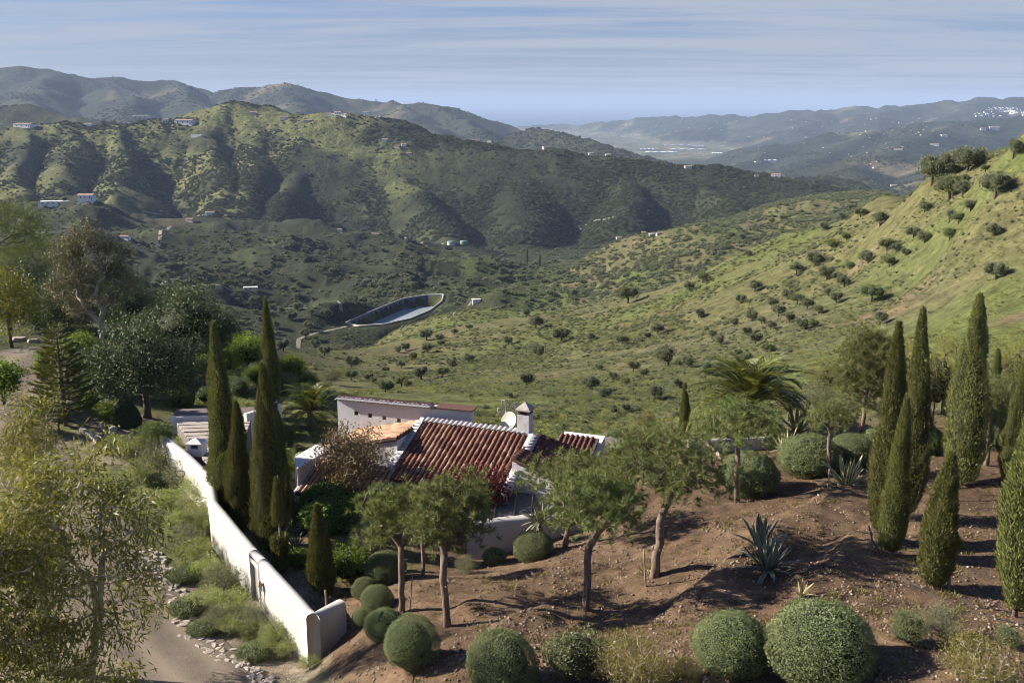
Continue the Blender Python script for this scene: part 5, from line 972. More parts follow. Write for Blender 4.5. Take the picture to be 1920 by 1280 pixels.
for kind, px, Y, hpx, bh, lab in [
 ('pine1', 752, 33.2, 265, 5.2, 'slender pine left of the twin stemmed pine, above the round bushes'), ('pine2', 840, 31.0, 300, 5.4, 'round headed pine with a straight stem in the middle foreground'),
 ('pine3', 1100, 31.2, 262, 4.5, 'flat topped pine with a forked stem tied to a stake'), ('pine4', 1226, 33.4, 285, 5.25, 'largest spreading pine of the garden, with stout trunk and long limbs'),
 ('pine5', 1384, 41.0, 195, 4.4, 'pine with open branching in front of the big palm'), ('pine5', 1060, 40.0, 188, 4.4, 'pine before the right end of the tiled roof'),
 ('pine6', 1556, 43.0, 150, 4.4, 'sparse young pine behind the variegated agave'), ('pine6', 1848, 44.0, 165, 4.4, 'sparse pale stemmed pine between the right cypresses'),
 ('pine1', 792, 37.5, 150, 5.2, 'thin pine standing behind the twin foreground pines')]:
    put(kind, 'pine_tree', px, Y, hpx, lab, 'pine', PG, bh)
put('pine3', 'pine_tree', 296, 52, 92, 'small dark pine by the far end of the boundary wall', 'pine', PG, 4.5)
put('bigpine', 'pine_tree', 75, 98, 165, 'broad umbrella pine at the far left behind the yard', 'pine', None, 9.0); put('bigpine', 'pine_tree', -8, 92, 240, 'tall brownish pine cut by the left edge', 'pine', None, 9.0)
put('feather', 'feathery_tree', 1615, 50, 250, 'light feathery tree left of the right cypress pair', 'tree', None, 6.3); put('broom', 'shrub_tree', 1745, 52, 185, 'dense olive coloured tree between the right cypresses', 'tree', None, 4.6); put('broom', 'shrub_tree', 1690, 56, 150, 'bushy olive tree behind the right cypress pair', 'tree', None, 4.6)
put('euc3', 'eucalyptus_tree', 185, 72, 268, 'tall brownish eucalyptus with pale slanting limbs behind the yard', 'eucalyptus', None, 15.8, rz=0)
put('euc1', 'eucalyptus_tree', 165, 24.5, 480, 'loose leaved eucalyptus with pale limb rising from the lower left corner', 'eucalyptus', 'eucalyptus trees at the road', 10.5, s=1.10, rz=0); put('euc2', 'eucalyptus_tree', 40, 23.5, 480, 'eucalyptus at the lower left edge over the gravel road', 'eucalyptus', 'eucalyptus trees at the road', 10.8, s=1.06, rz=.4)
put('carob', 'evergreen_tree', 275, None, 185, 'wide dark evergreen tree beside the yard, left of the small cypress', 'tree', None, 6.6, rz=0, py=782); put('carob', 'evergreen_tree', 362, 76, 150, 'dark evergreen tree behind the wide one', 'tree', None, 6.6)
put('norfolk', 'araucaria_tree', 124, None, 200, py=798, label= 'layered araucaria tree with tiered branches by the yard', cat='araucaria', base_h=6.6); put('yellowtree', 'yellow_tree', 22, 74, 150, 'yellow leaved tree at the left edge behind the yard', 'tree', None, 6.4)
put('bushy', 'bushy_tree', 85, 84, 85, 'mid green bushy tree between yellow tree and eucalyptus', 'tree', None, 2.9); put('bushy', 'bushy_tree', 214, 92, 70, 'light green bush at the foot of the tall eucalyptus', 'tree', None, 2.9)
for px, Y, hp, l in [(440, 84, 60, 'bright green bush left of the tall slim cypress'), (463, 80, 75, 'bright green bush between the tall cypresses'), (548, 78, 62, 'bright green bush behind the feathered palm'), (480, 72, 44, 'low bright green bush above the garage parapet'), (575, 92, 50, 'round green bush beyond the palms, near the gully')]: put('bushy', 'green_bush', px, Y, hp, l, 'bush', 'bright bushes behind the garage', 2.9)
put('plum', 'plum_tree', 892, 43.6, 165, 'dark red leaved plum tree before the tiled roof', 'plum tree', None, 3.3); put('barebush', 'withered_tree', 660, 45.8, 178, 'half bare brownish tree before the left roof', 'tree', None, 3.7)
put('topiary', 'topiary_cone', 237, None, 60, 'clipped dark cone bush left of the outbuilding', 'topiary', None, 1.55, py=797)
# ---------------------------------------------------------------- bushes (column, distance, radius in photo pixels)
def bush(kind, px, py, rpx, label, name='round_bush', Y=None, group='clipped round bushes', rz=None):
    p = G(px, py) if Y is None else GY(px, Y); k = rpx * mpp(p); return plant(kind, name, p, label, 'bush', group, (k * random.uniform(.94, 1.06), k * random.uniform(.94, 1.06), k * random.uniform(.92, 1.05)), rz)
for k, px, py, r, l in [('ball2', 768, 1244, 52, 'smooth round clipped bush casting a long shadow, left foreground'), ('ball3', 720, 1192, 37, 'clipped bush just behind the smooth round one'), ('ball1', 706, 1140, 30, 'light green clipped bush third in the row from the front'), ('ball1', 686, 1118, 24, 'small rounded bush at the head of the row by the bank'), ('ball1', 724, 1092, 38, 'shaded round bush behind the slender pine'),
  ('ball1', 935, 1292, 67, 'large clipped bush at the bottom edge, centre'), ('ball1', 1372, 1256, 72, 'dome shaped bush left of the biggest bush'), ('ball1', 1538, 1266, 95, 'biggest dome shaped bush, lower right'), ('box', 622, 990, 58, 'large glossy green hedge bush between short cypress and pines'),
  ('ball3', 1408, 925, 52, 'clipped bush behind the forked pine stem'), ('ball3', 1515, 890, 58, 'wide clipped bush left of the variegated agave'), ('ball3', 1592, 868, 42, 'clipped bush behind the variegated agave'), ('box', 1735, 850, 33, 'green round bush between the right cypresses'), ('ball3', 1002, 1046, 38, 'dark low bush against the shaded white wall'), ('ball3', 925, 1056, 22, 'low grey green bush at the foot of the shaded wall'), ('ball3', 1240, 912, 40, 'dark bush under the largest pine'), ('ball2', 678, 1172, 20, 'small brownish green bush on the bank')]: bush(k, px, py, r, l)
for k, px, Y, r, l in [('ball1', 1150, 57, 30, 'round bush behind the roof end, right of the chimney'), ('ball1', 1020, 58, 24, 'dark round bush behind the roof, next to the chimney'), ('ball1', 963, 54.5, 27, 'round bush below the windmill wheel'), ('ball1', 846, 60, 16, 'round bush top peeping over the tall white wall')]: bush(k, px, None, r, l, Y=Y)
for k, px, py, r, l in [('looseball', 1078, 1275, 62, 'loose green bush at the bottom between round ones'), ('rosemary', 1190, 1285, 68, 'yellow green rosemary bush at the bottom edge'), ('rosemary', 1835, 1290, 72, 'yellowish rosemary bush in the lower right corner'), ('looseball', 1700, 1205, 38, 'small loose bush right of the biggest dome'), ('greybush', 1762, 1195, 42, 'grey green loose bush in front of the short cypress'), ('looseball', 1888, 1210, 26, 'small bush at the right edge below the large cypress'), ('rosemary', 1290, 1268, 26, 'tiny yellow green bush left of the dome bush'),
  ('leafybush', 655, 1088, 42, 'bright leafy bush right of the short cypress'), ('leafybush', 560, 1065, 24, 'small leafy bush at the wall top'), ('greybush', 690, 1040, 40, 'pale twiggy bush behind the leafy one'), ('greybush', 872, 1075, 22, 'grey twiggy shrub behind the straight pine stem')]: bush(k, px, py, r, l, 'loose_bush', group='loose garden bushes')
for i, (px, py, r) in enumerate([(425, 960, 24), (455, 1000, 24), (500, 1045, 22), (540, 1085, 22), (575, 1120, 22), (600, 1130, 20), (620, 1105, 18)]): bush('drybush', px + 14, py + 8, r * 1.2, 'dry leafless shrub along the inside of the white wall', 'dry_shrub', group='dry shrubs inside the wall')
# strip of oleanders and ground cover between road and wall
for i, (px, py, r) in enumerate([(345, 905, 34), (375, 930, 32), (330, 870, 30), (300, 880, 34), (360, 975, 34), (385, 985, 26), (345, 1020, 30), (372, 1045, 32), (390, 1075, 28), (420, 1100, 34), (385, 1130, 30), (440, 1140, 34), (475, 1170, 30), (515, 1195, 28), (545, 1215, 24), (410, 1165, 26), (320, 950, 30), (350, 845, 26), (285, 850, 26), (580, 1240, 18)]):
    bush('oleander' if i % 3 else 'greybush', px, py + 14, r * 1.15, 'leafy shrub between the gravel road and the white wall', 'roadside_shrub', group='shrubs along the white wall')
for i, (px, py, r) in enumerate([(318, 975, 34), (300, 940, 30), (345, 1085, 32), (352, 1145, 34), (378, 1185, 30), (475, 1228, 34), (290, 905, 26)]): bush('mat', px, py, r, 'low green cushion plant at the stone edging of the road', 'cushion_plant', group='cushion plants at the road edge')
put('broom', 'grey_shrub', 1478, 57, 75, 'pale grey green shrub right of the big palm', 'bush', 'grey shrubs behind the garden', 4.6); put('greybush', 'grey_shrub', 1530, 62, 60, 'silvery shrub behind the sparse young pine', 'bush', 'grey shrubs behind the garden', 1.8); put('greybush', 'grey_shrub', 1415, 66, 50, 'silvery shrub beyond the palm crown', 'bush', 'grey shrubs behind the garden', 1.8)
# ---------------------------------------------------------------- palms, agaves, aloes
def frond_mesh(seed, L, n, wid):
    rng = np.random.default_rng(seed); c = MB(); s = np.linspace(0, 1, 12); arc = lambda u: np.stack([u * L * (1 - .18 * u * u), 0 * u, L * (.42 * u - .62 * u ** 2.2)], -1)
    c.tube(arc(s), np.linspace(.035, .006, 12), 4, cap=False); u = np.repeat(np.linspace(.12, .995, n), 2); side = np.tile([-1, 1], n); p = arc(u); tgv = unit(arc(u + .01) - arc(u - .01)); ln = wid * np.sin(np.clip(u, 0, 1) * 2.75 + .32) + .06
    d = tgv * .55 + np.stack([0 * u, side, 0 * u], 1) * .85 + np.array([0, 0, .32]) + rng.normal(size=(2 * n, 3)) * .09; d[:, 2] -= .35 * u; c.leaves(p, d, np.array([0, 0, 1.]) + rng.normal(size=(2 * n, 3)) * .3, ln, .05, rng.uniform(0, .8, 2 * n) + .2 * (u > .8)); return c.mesh('palm_frond', [M_PALM])
FR = [frond_mesh(300 + i, 2.9, 62, .52) for i in range(3)]
M_PBARK = bark('palm_bark', (.10, .075, .055), (.24, .19, .14), 14)
def palm(p, label, s, nf, h, up=(82, -22), name='palm_tree'):
    o = thing(name, p - np.array([0, 0, .05]), label, 'palm', None, 0, s); w = MB(); zz = np.linspace(-.3, h, 9); w.tube(np.stack([0 * zz, 0 * zz, zz], 1), .24 + .03 * (np.arange(9) % 2), 10); link('trunk', w.mesh('palm_trunk', [M_PBARK]), o); rz = random.Random(int(p[0] * 100))
    for i in range(nf):
        f = i / nf; a = i * 2.39996; el = R(up[0] + (up[1] - up[0]) * f ** .8 + rz.uniform(-6, 6)); link('frond', FR[i % 3], o, loc=(.12 * math.cos(a), .12 * math.sin(a), h - .1), rot=Matrix.Rotation(a, 4, 'Z').to_3x3().to_4x4().__matmul__(Matrix.Rotation(-el, 4, 'Y')).to_euler(), scale=rz.uniform(.85, 1.1) * (.75 + .25 * min(1, f * 3)))
    return o
palm(GY(1400, 52), 'large date palm with arching fronds behind the pine', 1.34, 52, 1.7); palm(GY(585, 62), 'bushy palm with arching fronds left of the tall white wall', 1.05, 34, 1.3); palm(GY(548, 52), 'small palm with upright fronds behind the broad cypress', .68, 18, .6); palm(GY(545, 57), 'low palm left of the white end wall', .7, 20, .8); palm(GY(1770, 56), 'small palm crown between the right cypresses', .8, 22, 2.2)
m, nt, N, L, b = mat('agave_blade'); e = attr(nt, 'rnd'); c = ramp(nt, e, [(.0, (.14, .175, .115)), (.18, (.18, .205, .13)), (.30, (.50, .45, .20)), (1, (.58, .52, .26))]); L.new(c, b.inputs['Base Color']); b.inputs['Roughness'].default_value = .5; M_AGV = m
m, nt, N, L, b = mat('agave_blue'); L.new(ramp(nt, attr(nt, 'rnd'), [(0, (.125, .150, .115)), (.6, (.17, .195, .15)), (1, (.34, .31, .18))]), b.inputs['Base Color']); b.inputs['Roughness'].default_value = .5; M_AGB = m
m, nt, N, L, b = mat('aloe_leaf'); L.new(ramp(nt, attr(nt, 'rnd'), [(0, (.17, .18, .12)), (1, (.32, .25, .17))]), b.inputs['Base Color']); b.inputs['Roughness'].default_value = .5; M_ALOE = m
def blade(L, W, m, curl, name='agave_leaf'):
    c = MB(); s = np.linspace(0, 1, 9); wd = W * np.clip(np.sin((s * .88 + .12) * math.pi) ** .7, 0.02, 1) * (1 - .25 * s); x = s * L; z = L * curl * s ** 2; V = []; rd = []
    for k in range(9):
        for o, h, e in ((-1, .20, 1), (-.55, .03, .3), (0, -.06, 0), (.55, .03, .3), (1, .20, 1)): V.append((x[k], o * wd[k] / 2, z[k] + h * wd[k] * .5)); rd.append(e)
    V = np.array(V); under = V - np.array([0, 0, .022]); I = np.arange(45).reshape(9, 5); Q = np.stack([I[:-1, :-1], I[1:, :-1], I[1:, 1:], I[:-1, 1:]], -1).reshape(-1, 4); c.add(V, Q[:, ::-1], rnd=np.array(rd), smooth=True); c.add(under, Q, rnd=np.array(rd), smooth=True); return c.mesh(name, [m])
BL = {'v': [blade(1.05, .15, M_AGV, .10), blade(1.0, .14, M_AGV, -.22)], 'b': [blade(1.15, .16, M_AGB, .06), blade(1.1, .15, M_AGB, -.25)], 'a': [blade(.55, .07, M_ALOE, -.1, 'aloe_leaf'), blade(.5, .06, M_ALOE, -.4, 'aloe_leaf')]}
def agave(p, kind, n, s, label, name='agave_plant', lo=8, hi=84, cat='agave'):
    o = thing(name, p, label, cat, None, random.uniform(0, 6), s); rz = random.Random(int(p[1] * 977)); q = MB(); q.blob((0, 0, .02), (.12, .12, .16), 8, 6); link('heart', q.mesh('agave_heart', [M_AGB]), o)
    for i in range(n):
        f = i / (n - 1); el = R(hi + (lo - hi) * f + rz.uniform(-6, 6)); a = i * 2.39996 + rz.uniform(-.2, .2); r_ = .05 + .05 * f; link('leaf', BL[kind][0 if f < .6 else 1], o, loc=(r_ * math.cos(a), r_ * math.sin(a), .08), rot=(Matrix.Rotation(a, 4, 'Z') @ Matrix.Rotation(-el, 4, 'Y')).to_euler(), scale=rz.uniform(.8, 1.12))
    if name == 'yucca_plant': q = MB(); q.tube([(0, 0, -1.2), (0, 0, .05)], [.09, .06], 7); link('trunk', q.mesh('yucca_trunk', [M_PBARK]), o)
    return o
agave(GY(1440, 31.8), 'b', 26, 1.12, 'large blue green agave on the bare slope, lower of two'); agave(GY(1424, 33.6), 'b', 22, 1.0, 'upright agave just behind the large blue green one', hi=88, lo=35); agave(GY(1586, 40.6), 'v', 24, 1.30, 'variegated agave with yellow leaf edges before the cypress pair', hi=80, lo=18); agave(G(1502, 1118), 'v', 11, .52, 'small variegated agave above the biggest dome bush', hi=80, lo=30)
for px, Y, s, l in [(545, 43.5, 1.1, 'aloe rosette left of the glossy hedge bush'), (560, 45.5, 1.2, 'aloe rosette behind the glossy hedge bush'), (553, 41.6, 1.0, 'aloe rosette nearest the thin cypress')]: agave(GY(px, Y), 'a', 26, s * 1.3, l, 'aloe_plant', cat='aloe')
agave(GY(1012, 41.2) + np.array([0, 0, 1.2]), 'a', 40, 1.4, 'spiky pale yucca between plum tree and pine', 'yucca_plant', -20, 85, 'yucca'); agave(GY(1470, 48), 'v', 20, 1.2, 'pale striped agave clump behind the wide clipped bush', 'agave_plant', 20, 80); agave(GY(1495, 52), 'v', 20, 1.5, 'tall pale leaved clump right of the palm', 'agave_plant', 25, 85)
# ---------------------------------------------------------------- posts, hoses, drift wood, stones
def post(px, py, hpx, r, label, lean=(0, 0), name='wooden_post', Y=None):
    p = G(px, py) if Y is None else GY(px, Y); h = hpx * mpp(p) * 1.08; q = MB(); rz = rg(int(px)); t_ = np.linspace(0, 1, 6); q.tube(np.stack([lean[0] * t_ + rz.normal(size=6) * .006, lean[1] * t_ + rz.normal(size=6) * .006, -.3 + (h + .3) * t_], 1), r * (1 - .15 * t_), 7); o = link(name, q.mesh(name, [M_WOOD]), loc=p); return tag(o, label, 'post', 'wooden garden posts')
post(1722, 940, 95, .045, 'thin dark post left of the wide ragged cypress'); post(1796, 915, 90, .06, 'round wooden post beside the wide ragged cypress'); post(1777, 1106, 104, .055, 'foremost wooden post by the short full cypress', (.03, 0)); post(1212, 1098, 68, .028, 'thin leaning stake beside the stout pine trunk', (-.13, 0)); post(1098, 1160, 78, .026, 'stake tied to the flat topped pine', (.02, 0)); post(768, 1143, 70, .022, 'thin leaning stake beside the slender pine', (.14, 0)); post(616, 1187, 82, .045, 'brown post against the end of the white wall', (-.05, 0)); post(1552, 925, 45, .04, 'short post at the sparse young pine')
def hose(pix, label, r=.016):
    g = np.array([G(*p) for p in pix]); q = resample(g[:, :2], .15); z = H(q[:, 0], q[:, 1]) + r + .012; c = MB(); c.tube(np.column_stack([q, z]), r, 5); o = link('irrigation_hose', c.mesh('irrigation_hose', [M_RUBBER])); tag(o, label, 'hose', 'irrigation hoses')
hose([(1628, 985), (1632, 1010), (1650, 1045), (1690, 1080), (1740, 1112), (1790, 1135), (1860, 1158), (1925, 1172)], 'black irrigation hose curving below the right cypresses'); hose([(1655, 1045), (1700, 1070), (1760, 1100), (1830, 1140), (1900, 1150)], 'second black hose just above the curving one'); hose([(1115, 1022), (1140, 1020), (1165, 1005), (1180, 990)], 'black hose end on the soil under the largest pine'); hose([(776, 1262), (772, 1290)], 'short hose below the smooth round bush')
dw = [PZ(1314, 822, CZ - 16.0), PZ(1336, 838, CZ - 16.3), PZ(1352, 858, CZ - 16.55), PZ(1368, 872, CZ - 16.8)]; q = MB(); q.tube(resample(dw, .12), .10, 7); tag(link('driftwood_rail', q.mesh('driftwood_rail', [M_WOODP])), 'bare pale crooked log rail left of the forked pine', 'log rail')
wq_ = [PZ(1290, 824, CZ - 16.3), PZ(1350, 822, CZ - 16.3), PZ(1440, 818, CZ - 16.5)]; gw = thing('garden_wall', (wq_[0][0], wq_[0][1], float(H(wq_[0][0], wq_[0][1]))), 'low white garden wall behind the forked pine', 'wall'); wall_strip('wall_run', [p[:2] for p in wq_], [float(H(p[0], p[1])) - .5 for p in wq_], [p[2] for p in wq_], .3, M_WALL, gw, seed=19)
wq_ = [PZ(152, 800, CZ - 18.75), PZ(186, 820, CZ - 18.75)]; gw = thing('stone_wall_stub', (wq_[0][0], wq_[0][1], float(H(wq_[0][0], wq_[0][1]))), 'short whitewashed wall stub at the edge of the yard', 'wall'); wall_strip('wall_run', [p[:2] for p in wq_], [float(H(p[0], p[1])) - .4 for p in wq_], [p[2] for p in wq_], .45, M_STONE, gw, seed=23, wob=.2)
def stone_mesh(seed):
    r_ = rg(seed); q = MB(); q.blob((0, 0, 0), (1, .72, .42), 8, 5, lump=.13, rng=r_); V = np.concatenate(q.V); V[:, 2] = np.clip(V[:, 2], -.4, .26); q.V = [V]; q.sq = [np.zeros(len(k), bool) for k in q.sq]; return q.mesh('stone', [M_STONE])
ST = [stone_mesh(400 + i) for i in range(6)]
edge = resample(np.array([G(*p) for p in [(270, 1030), (285, 1070), (318, 1110), (330, 1150), (350, 1190), (400, 1225), (450, 1255), (500, 1285), (540, 1310)]]), .16); se = thing('stone_edging', edge[len(edge) // 2], 'strip of pale flat stones edging the gravel road below the wall', 'stone edging'); rz = random.Random(8); nst = 0
for i, e_ in enumerate(edge):
    for k in range(3):
        if nst >= 290: break
        x, y = e_[0] + rz.uniform(-.25, .65) + .18 * k - .1, e_[1] + rz.uniform(-.25, .25); s = rz.uniform(.09, .25); o = link('stone', ST[rz.randrange(6)]); child_world(o, se); o.location = (x, y, float(H(x, y)) + s * .10); o.rotation_euler = (rz.gauss(0, .15), rz.gauss(0, .15), rz.uniform(0, 6.28)); o.scale = (s, s * rz.uniform(.7, 1), s * rz.uniform(.6, .9)); nst += 1
for i, (px, py, s) in enumerate([(58, 775, .75), (78, 782, .55), (95, 785, .6), (40, 782, .5), (212, 806, .4), (200, 800, .35), (35, 640, .8), (62, 642, .6)]):
    p = G(px, py); o = link('boulder', ST[i % 6], loc=(p[0], p[1], p[2] + s * .15), rot=(.1, .1, i * 1.3), scale=(s, s, s * 1.1)); tag(o, ('grey boulder lying at the rim of the gravel yard'), 'boulder', 'boulders at the yard')
# dark understorey that fills the wood at the left, behind the yard
for k, px, Y, hp, l in [('carob', 70, 88, 120, 'dark spreading tree behind the araucaria'), ('carob', 210, 92, 120, 'dark tree at the foot of the tall eucalyptus'), ('bushy', 300, 80, 60, 'green bush right of the wide evergreen, at its foot'), ('bushy', 150, 70, 70, 'leafy bush right behind the araucaria'), ('bushy', 190, 68, 62, 'leafy bush between araucaria and wide evergreen'), ('carob', 420, 92, 80, 'low dark tree left of the slim cypress top'), ('greybush', 520, 84, 45, 'grey bush at the start of the gully'), ('greybush', 600, 98, 40, 'grey bush above the palms on the gully side'), ('bushy', 330, 72, 50, 'bush between the small cypress and the wide evergreen'), ('bushy', 385, 74, 45, 'bush right of the small cypress')]:
    put(k, 'understorey_tree' if k == 'carob' else 'understorey_bush', px, Y, hp, l, 'tree' if k == 'carob' else 'bush', 'trees and bushes behind the yard', {'carob': 6.6, 'bushy': 2.9, 'greybush': 1.8}[k])
for px, py, r, l in [(165, 770, 26, 'strappy green plant at the foot of the araucaria'), (200, 785, 20, 'yellow green plant left of the cone bush')]: bush('leafybush', px, py, r, l, 'loose_bush', group='loose garden bushes')
# tell the repeated plants apart by their place along the wall
def ordinals(group, fmt, key):
    W = 'first second third fourth fifth sixth seventh eighth ninth tenth eleventh twelfth thirteenth fourteenth fifteenth sixteenth seventeenth eighteenth nineteenth twentieth'.split()
    for o, w in zip(sorted([o for o in COL.objects if o.get('group') == group], key=key), W): o['label'] = fmt % w
dc = lambda o: (o.location.x - wc[0]) ** 2 + (o.location.y - wc[1]) ** 2
ordinals('shrubs along the white wall', 'leafy shrub outside the white wall, %s from its near corner', dc); ordinals('cushion plants at the road edge', 'low green cushion plant at the road edging, %s from the wall corner', dc); ordinals('dry shrubs inside the wall', 'dry leafless shrub inside the white wall, %s from its near corner', dc); ordinals('boulders at the yard', 'grey boulder at the gravel yard, %s from the left of the photo', lambda o: o.location.x / o.location.y)

for k, px, Y, hp, l in [('bigpine', 130, 104, 130, 'umbrella pine between the far left pine and the eucalyptus'), ('carob', 20, 100, 110, 'dark round tree under the tall brownish pine'), ('carob', 120, 78, 120, 'dark tree right behind the araucaria top'), ('carob', 330, 96, 105, 'dark tree crown above the wide evergreen'), ('carob', 240, 84, 110, 'dark tree between eucalyptus and wide evergreen'), ('bushy', 420, 74, 55, 'green bush behind the tall leftmost cypress'), ('bushy', 510, 78, 40, 'green bush right of the slim cypress behind the parapet')]:
    put(k, 'understorey_tree', px, Y, hp, l, 'tree', 'trees and bushes behind the yard', {'carob': 6.6, 'bushy': 2.9, 'bigpine': 9.0}[k])

for k, px, Y, hp, l in [('broom', 1700, 48, 130, 'olive coloured bush right behind the cypress pair'), ('looseball', 1640, 47, 52, 'leafy bush left of the cypress pair foot'), ('broom', 1780, 58, 130, 'bushy tree top behind the wide ragged cypress'), ('greybush', 1830, 52, 60, 'grey bush at the foot of the pale stemmed pine'), ('broom', 1895, 56, 150, 'bushy tree behind the right edge cypresses'), ('looseball', 1870, 47, 46, 'leafy bush below the slender leaning cypress'), ('greybush', 1600, 60, 60, 'silvery bush left of the feathery tree'), ('broom', 1545, 66, 90, 'feathery bush between palm and feathery tree'), ('greybush', 1665, 64, 55, 'silvery bush behind the cypress pair'), ('looseball', 1450, 50, 40, 'leafy bush right of the forked pine'), ('greybush', 1330, 56, 42, 'grey bush left of the forked pine, by the log rail'), ('looseball', 1255, 58, 34, 'small bush left of the slim dark cypress'), ('greybush', 1190, 60, 40, 'grey bush right of the roof end bush'), ('looseball', 1080, 62, 34, 'small bush behind the right wing roof'), ('broom', 1215, 64, 60, 'twiggy shrub on the slope behind the largest pine')]:
    put(k, 'hedge_bush', px, Y, hp, l, 'bush', 'bushes along the back of the garden', {'broom': 4.6, 'looseball': 1.7, 'greybush': 1.8}[k])

put('cyp2', 'cypress_tree', 423, 47.5, 300, 'cypress tucked close behind the tall leftmost one', 'cypress', CG, 7.0); put('cyp2', 'cypress_tree', 528, 43.5, 245, 'cypress half hidden behind the broad tall one', 'cypress', CG, 7.0)
for px, Y, hp, l in [(8, 60, 95, 'leafy bush at the left edge of the yard'), (95, 66, 60, 'leafy bush left of the araucaria'), (60, 56, 48, 'bush on the road side left of the yard boulders')]: put('bushy', 'understorey_bush', px, Y, hp, l, 'bush', 'trees and bushes behind the yard', 2.9)
for px, py, r, l in [(262, 905, 30, 'shrub on the verge at the far end of the road strip'), (250, 860, 30, 'shrub near the small dark pine on the verge'), (215, 850, 26, 'shrub between the road and the wall stub')]: bush('oleander', px, py, r, l, 'loose_bush', group='loose garden bushes')

for k, px, Y, hp, l in [('carob', 310, 70, 60, 'low dark shrub right of the wide evergreen trunk'), ('looseball', 330, 66, 34, 'dark bush at the back of the outbuilding roof'), ('looseball', 385, 67, 32, 'bush between the two small cypresses'), ('carob', 175, 66, 70, 'dark shrub left of the wide evergreen trunk'), ('looseball', 450, 69, 40, 'bush behind the outbuilding, right part'), ('greybush', 465, 88, 50, 'grey bush on the slope below the bright bushes'), ('greybush', 620, 110, 40, 'grey bush at the gully edge left of the tall white wall'), ('looseball', 530, 70, 44, 'dark bush left of the bushy palm'), ('looseball', 610, 68, 40, 'dark bush right of the bushy palm')]:
    put(k, 'understorey_bush', px, Y, hp, l, 'bush', 'trees and bushes behind the yard', {'carob': 6.6, 'looseball': 1.7, 'greybush': 1.8}[k])

put('euc2', 'eucalyptus_tree', 100, 31.5, 480, 'eucalyptus crown filling the gap over the road, behind the two nearest', 'eucalyptus', 'eucalyptus trees at the road', 10.8, s=.90, rz=2.2)
for px, py, r, l in [(470, 1195, 24, 'low leafy shrub below the wall niche'), (430, 1190, 26, 'leafy shrub at the bend of the stone edging'), (330, 1000, 30, 'leafy shrub halfway along the road strip'), (500, 1225, 22, 'leafy shrub near the stone edging end')]: bush('oleander', px, py, r, l, 'loose_bush', group='loose garden bushes')
# ---------------------------------------------------------------- olive trees on the slopes
random.seed(11)
OL = [(1005,605,27),(1053,627,33),(1012,658,28),(880,613,13),(852,622,13),(800,627,25),(823,633,18),(827,643,14),(802,653,20),(747,655,16),(760,650,18),(775,668,18),(878,672,20),(848,680,26),(790,700,30),(830,697,22),(752,683,17),(722,692,16),(693,707,17),(753,715,24),(763,720,17),(722,723,30),(660,680,30),(658,703,24),(700,713,14),(987,710,32),(953,638,18),(1167,637,22),(1107,632,17),(1123,687,17),(1188,687,24),(1207,698,20),(1107,720,33),(1135,737,27),(1148,705,19),(1173,715,19),(1233,617,24),(1212,628,16),(1252,667,45),(1273,680,19),(1228,737,32),(1173,763,21),(1267,718,24),(1177,553,38),(987,587,17),(955,740,14),(1000,650,15),(970,653,13),
(1493,503,25),(1527,485,35),(1550,512,30),(1593,498,18),(1582,528,26),(1570,518,19),(1477,552,22),(1495,560,26),(1513,570,23),(1568,557,25),(1553,547,19),(1535,580,19),(1447,568,22),(1460,582,27),(1410,592,24),(1427,600,18),(1445,610,19),(1480,595,22),(1503,607,25),(1525,607,19),(1377,605,19),(1400,620,21),(1417,635,26),(1440,652,22),(1335,627,18),(1350,637,21),(1383,660,16),(1400,670,22),(1415,537,25),(1390,560,21),(1310,587,21),(1318,520,24),(1292,537,19),(1290,677,28),(1322,693,38),(1633,550,40),(1650,597,28),(1867,507,40),(1627,482,28),(1667,490,24),
(1747,323,58),(1813,300,55),(1775,310,50),(1780,352,55),(1803,355,30),(1867,347,55),(1900,280,40),(1847,316,17),(1733,389,23),(1820,385,25),(1780,405,28),(1797,409,26),(1650,412,30),(1713,435,25),(1733,445,25),(1663,459,28),(1680,465,19),(1697,472,19),(1543,425,20),(1780,439,28),(1863,432,28),(1403,475,15),(1390,445,16),(1370,442,16),(1447,415,13),(1467,409,15),(1577,405,16),(1613,399,22),(1810,335,17)]
BIG = {(1252,667,45): 'large rounded olive at the middle of the right hillside', (1322,693,38): 'broad dark olive just above the palm crown', (1177,553,38): 'dark tree on the crest line of the near spur', (1107,720,33): 'full olive above the tiled roof end on bare soil', (1053,627,33): 'olive with a trunk near the spur crest, centre', (987,710,32): 'lone olive above the chimney on the green slope', (1228,737,32): 'olive low on the slope, left of the big palm', (1747,323,58): 'lowest of the dark bushes crowning the right ridge', (1775,310,50): 'middle dark bush crowning the right ridge', (1813,300,55): 'upper wide dark bush crowning the right ridge', (1780,352,55): 'wide bush below the ridge bushes on the right', (1867,347,55): 'wide bush casting shadow near the right edge', (1900,280,40): 'bush on the ridge at the right edge'}
ZR = lambda px: 'small olive tree at the lower left end of the sunlit spur' if px < 900 else 'small olive tree on the middle of the sunlit hillside above the roofs' if px < 1300 else 'small olive tree of the planted rows on bare soil above the palm' if px < 1560 else 'small olive tree high on the right part of the sunlit hillside'
ZV = lambda px: 'olive tree on the far left valley slope below the winding track' if px < 480 else 'olive tree on the valley slope left of the reservoir' if px < 640 else 'olive tree on the shaded slope above the reservoir' if px < 860 else 'olive tree at the valley bottom right of the reservoir'
for i, t in enumerate(OL):
    px, py, w = t; p = G(px, py + w * .42, 55, 900); s = w * mpp(p) / 1.6
    plant('olive%d' % (i % 4), 'olive_tree', p, BIG.get(t) or ZR(px), 'olive tree', 'olive trees on the right hillside', s)
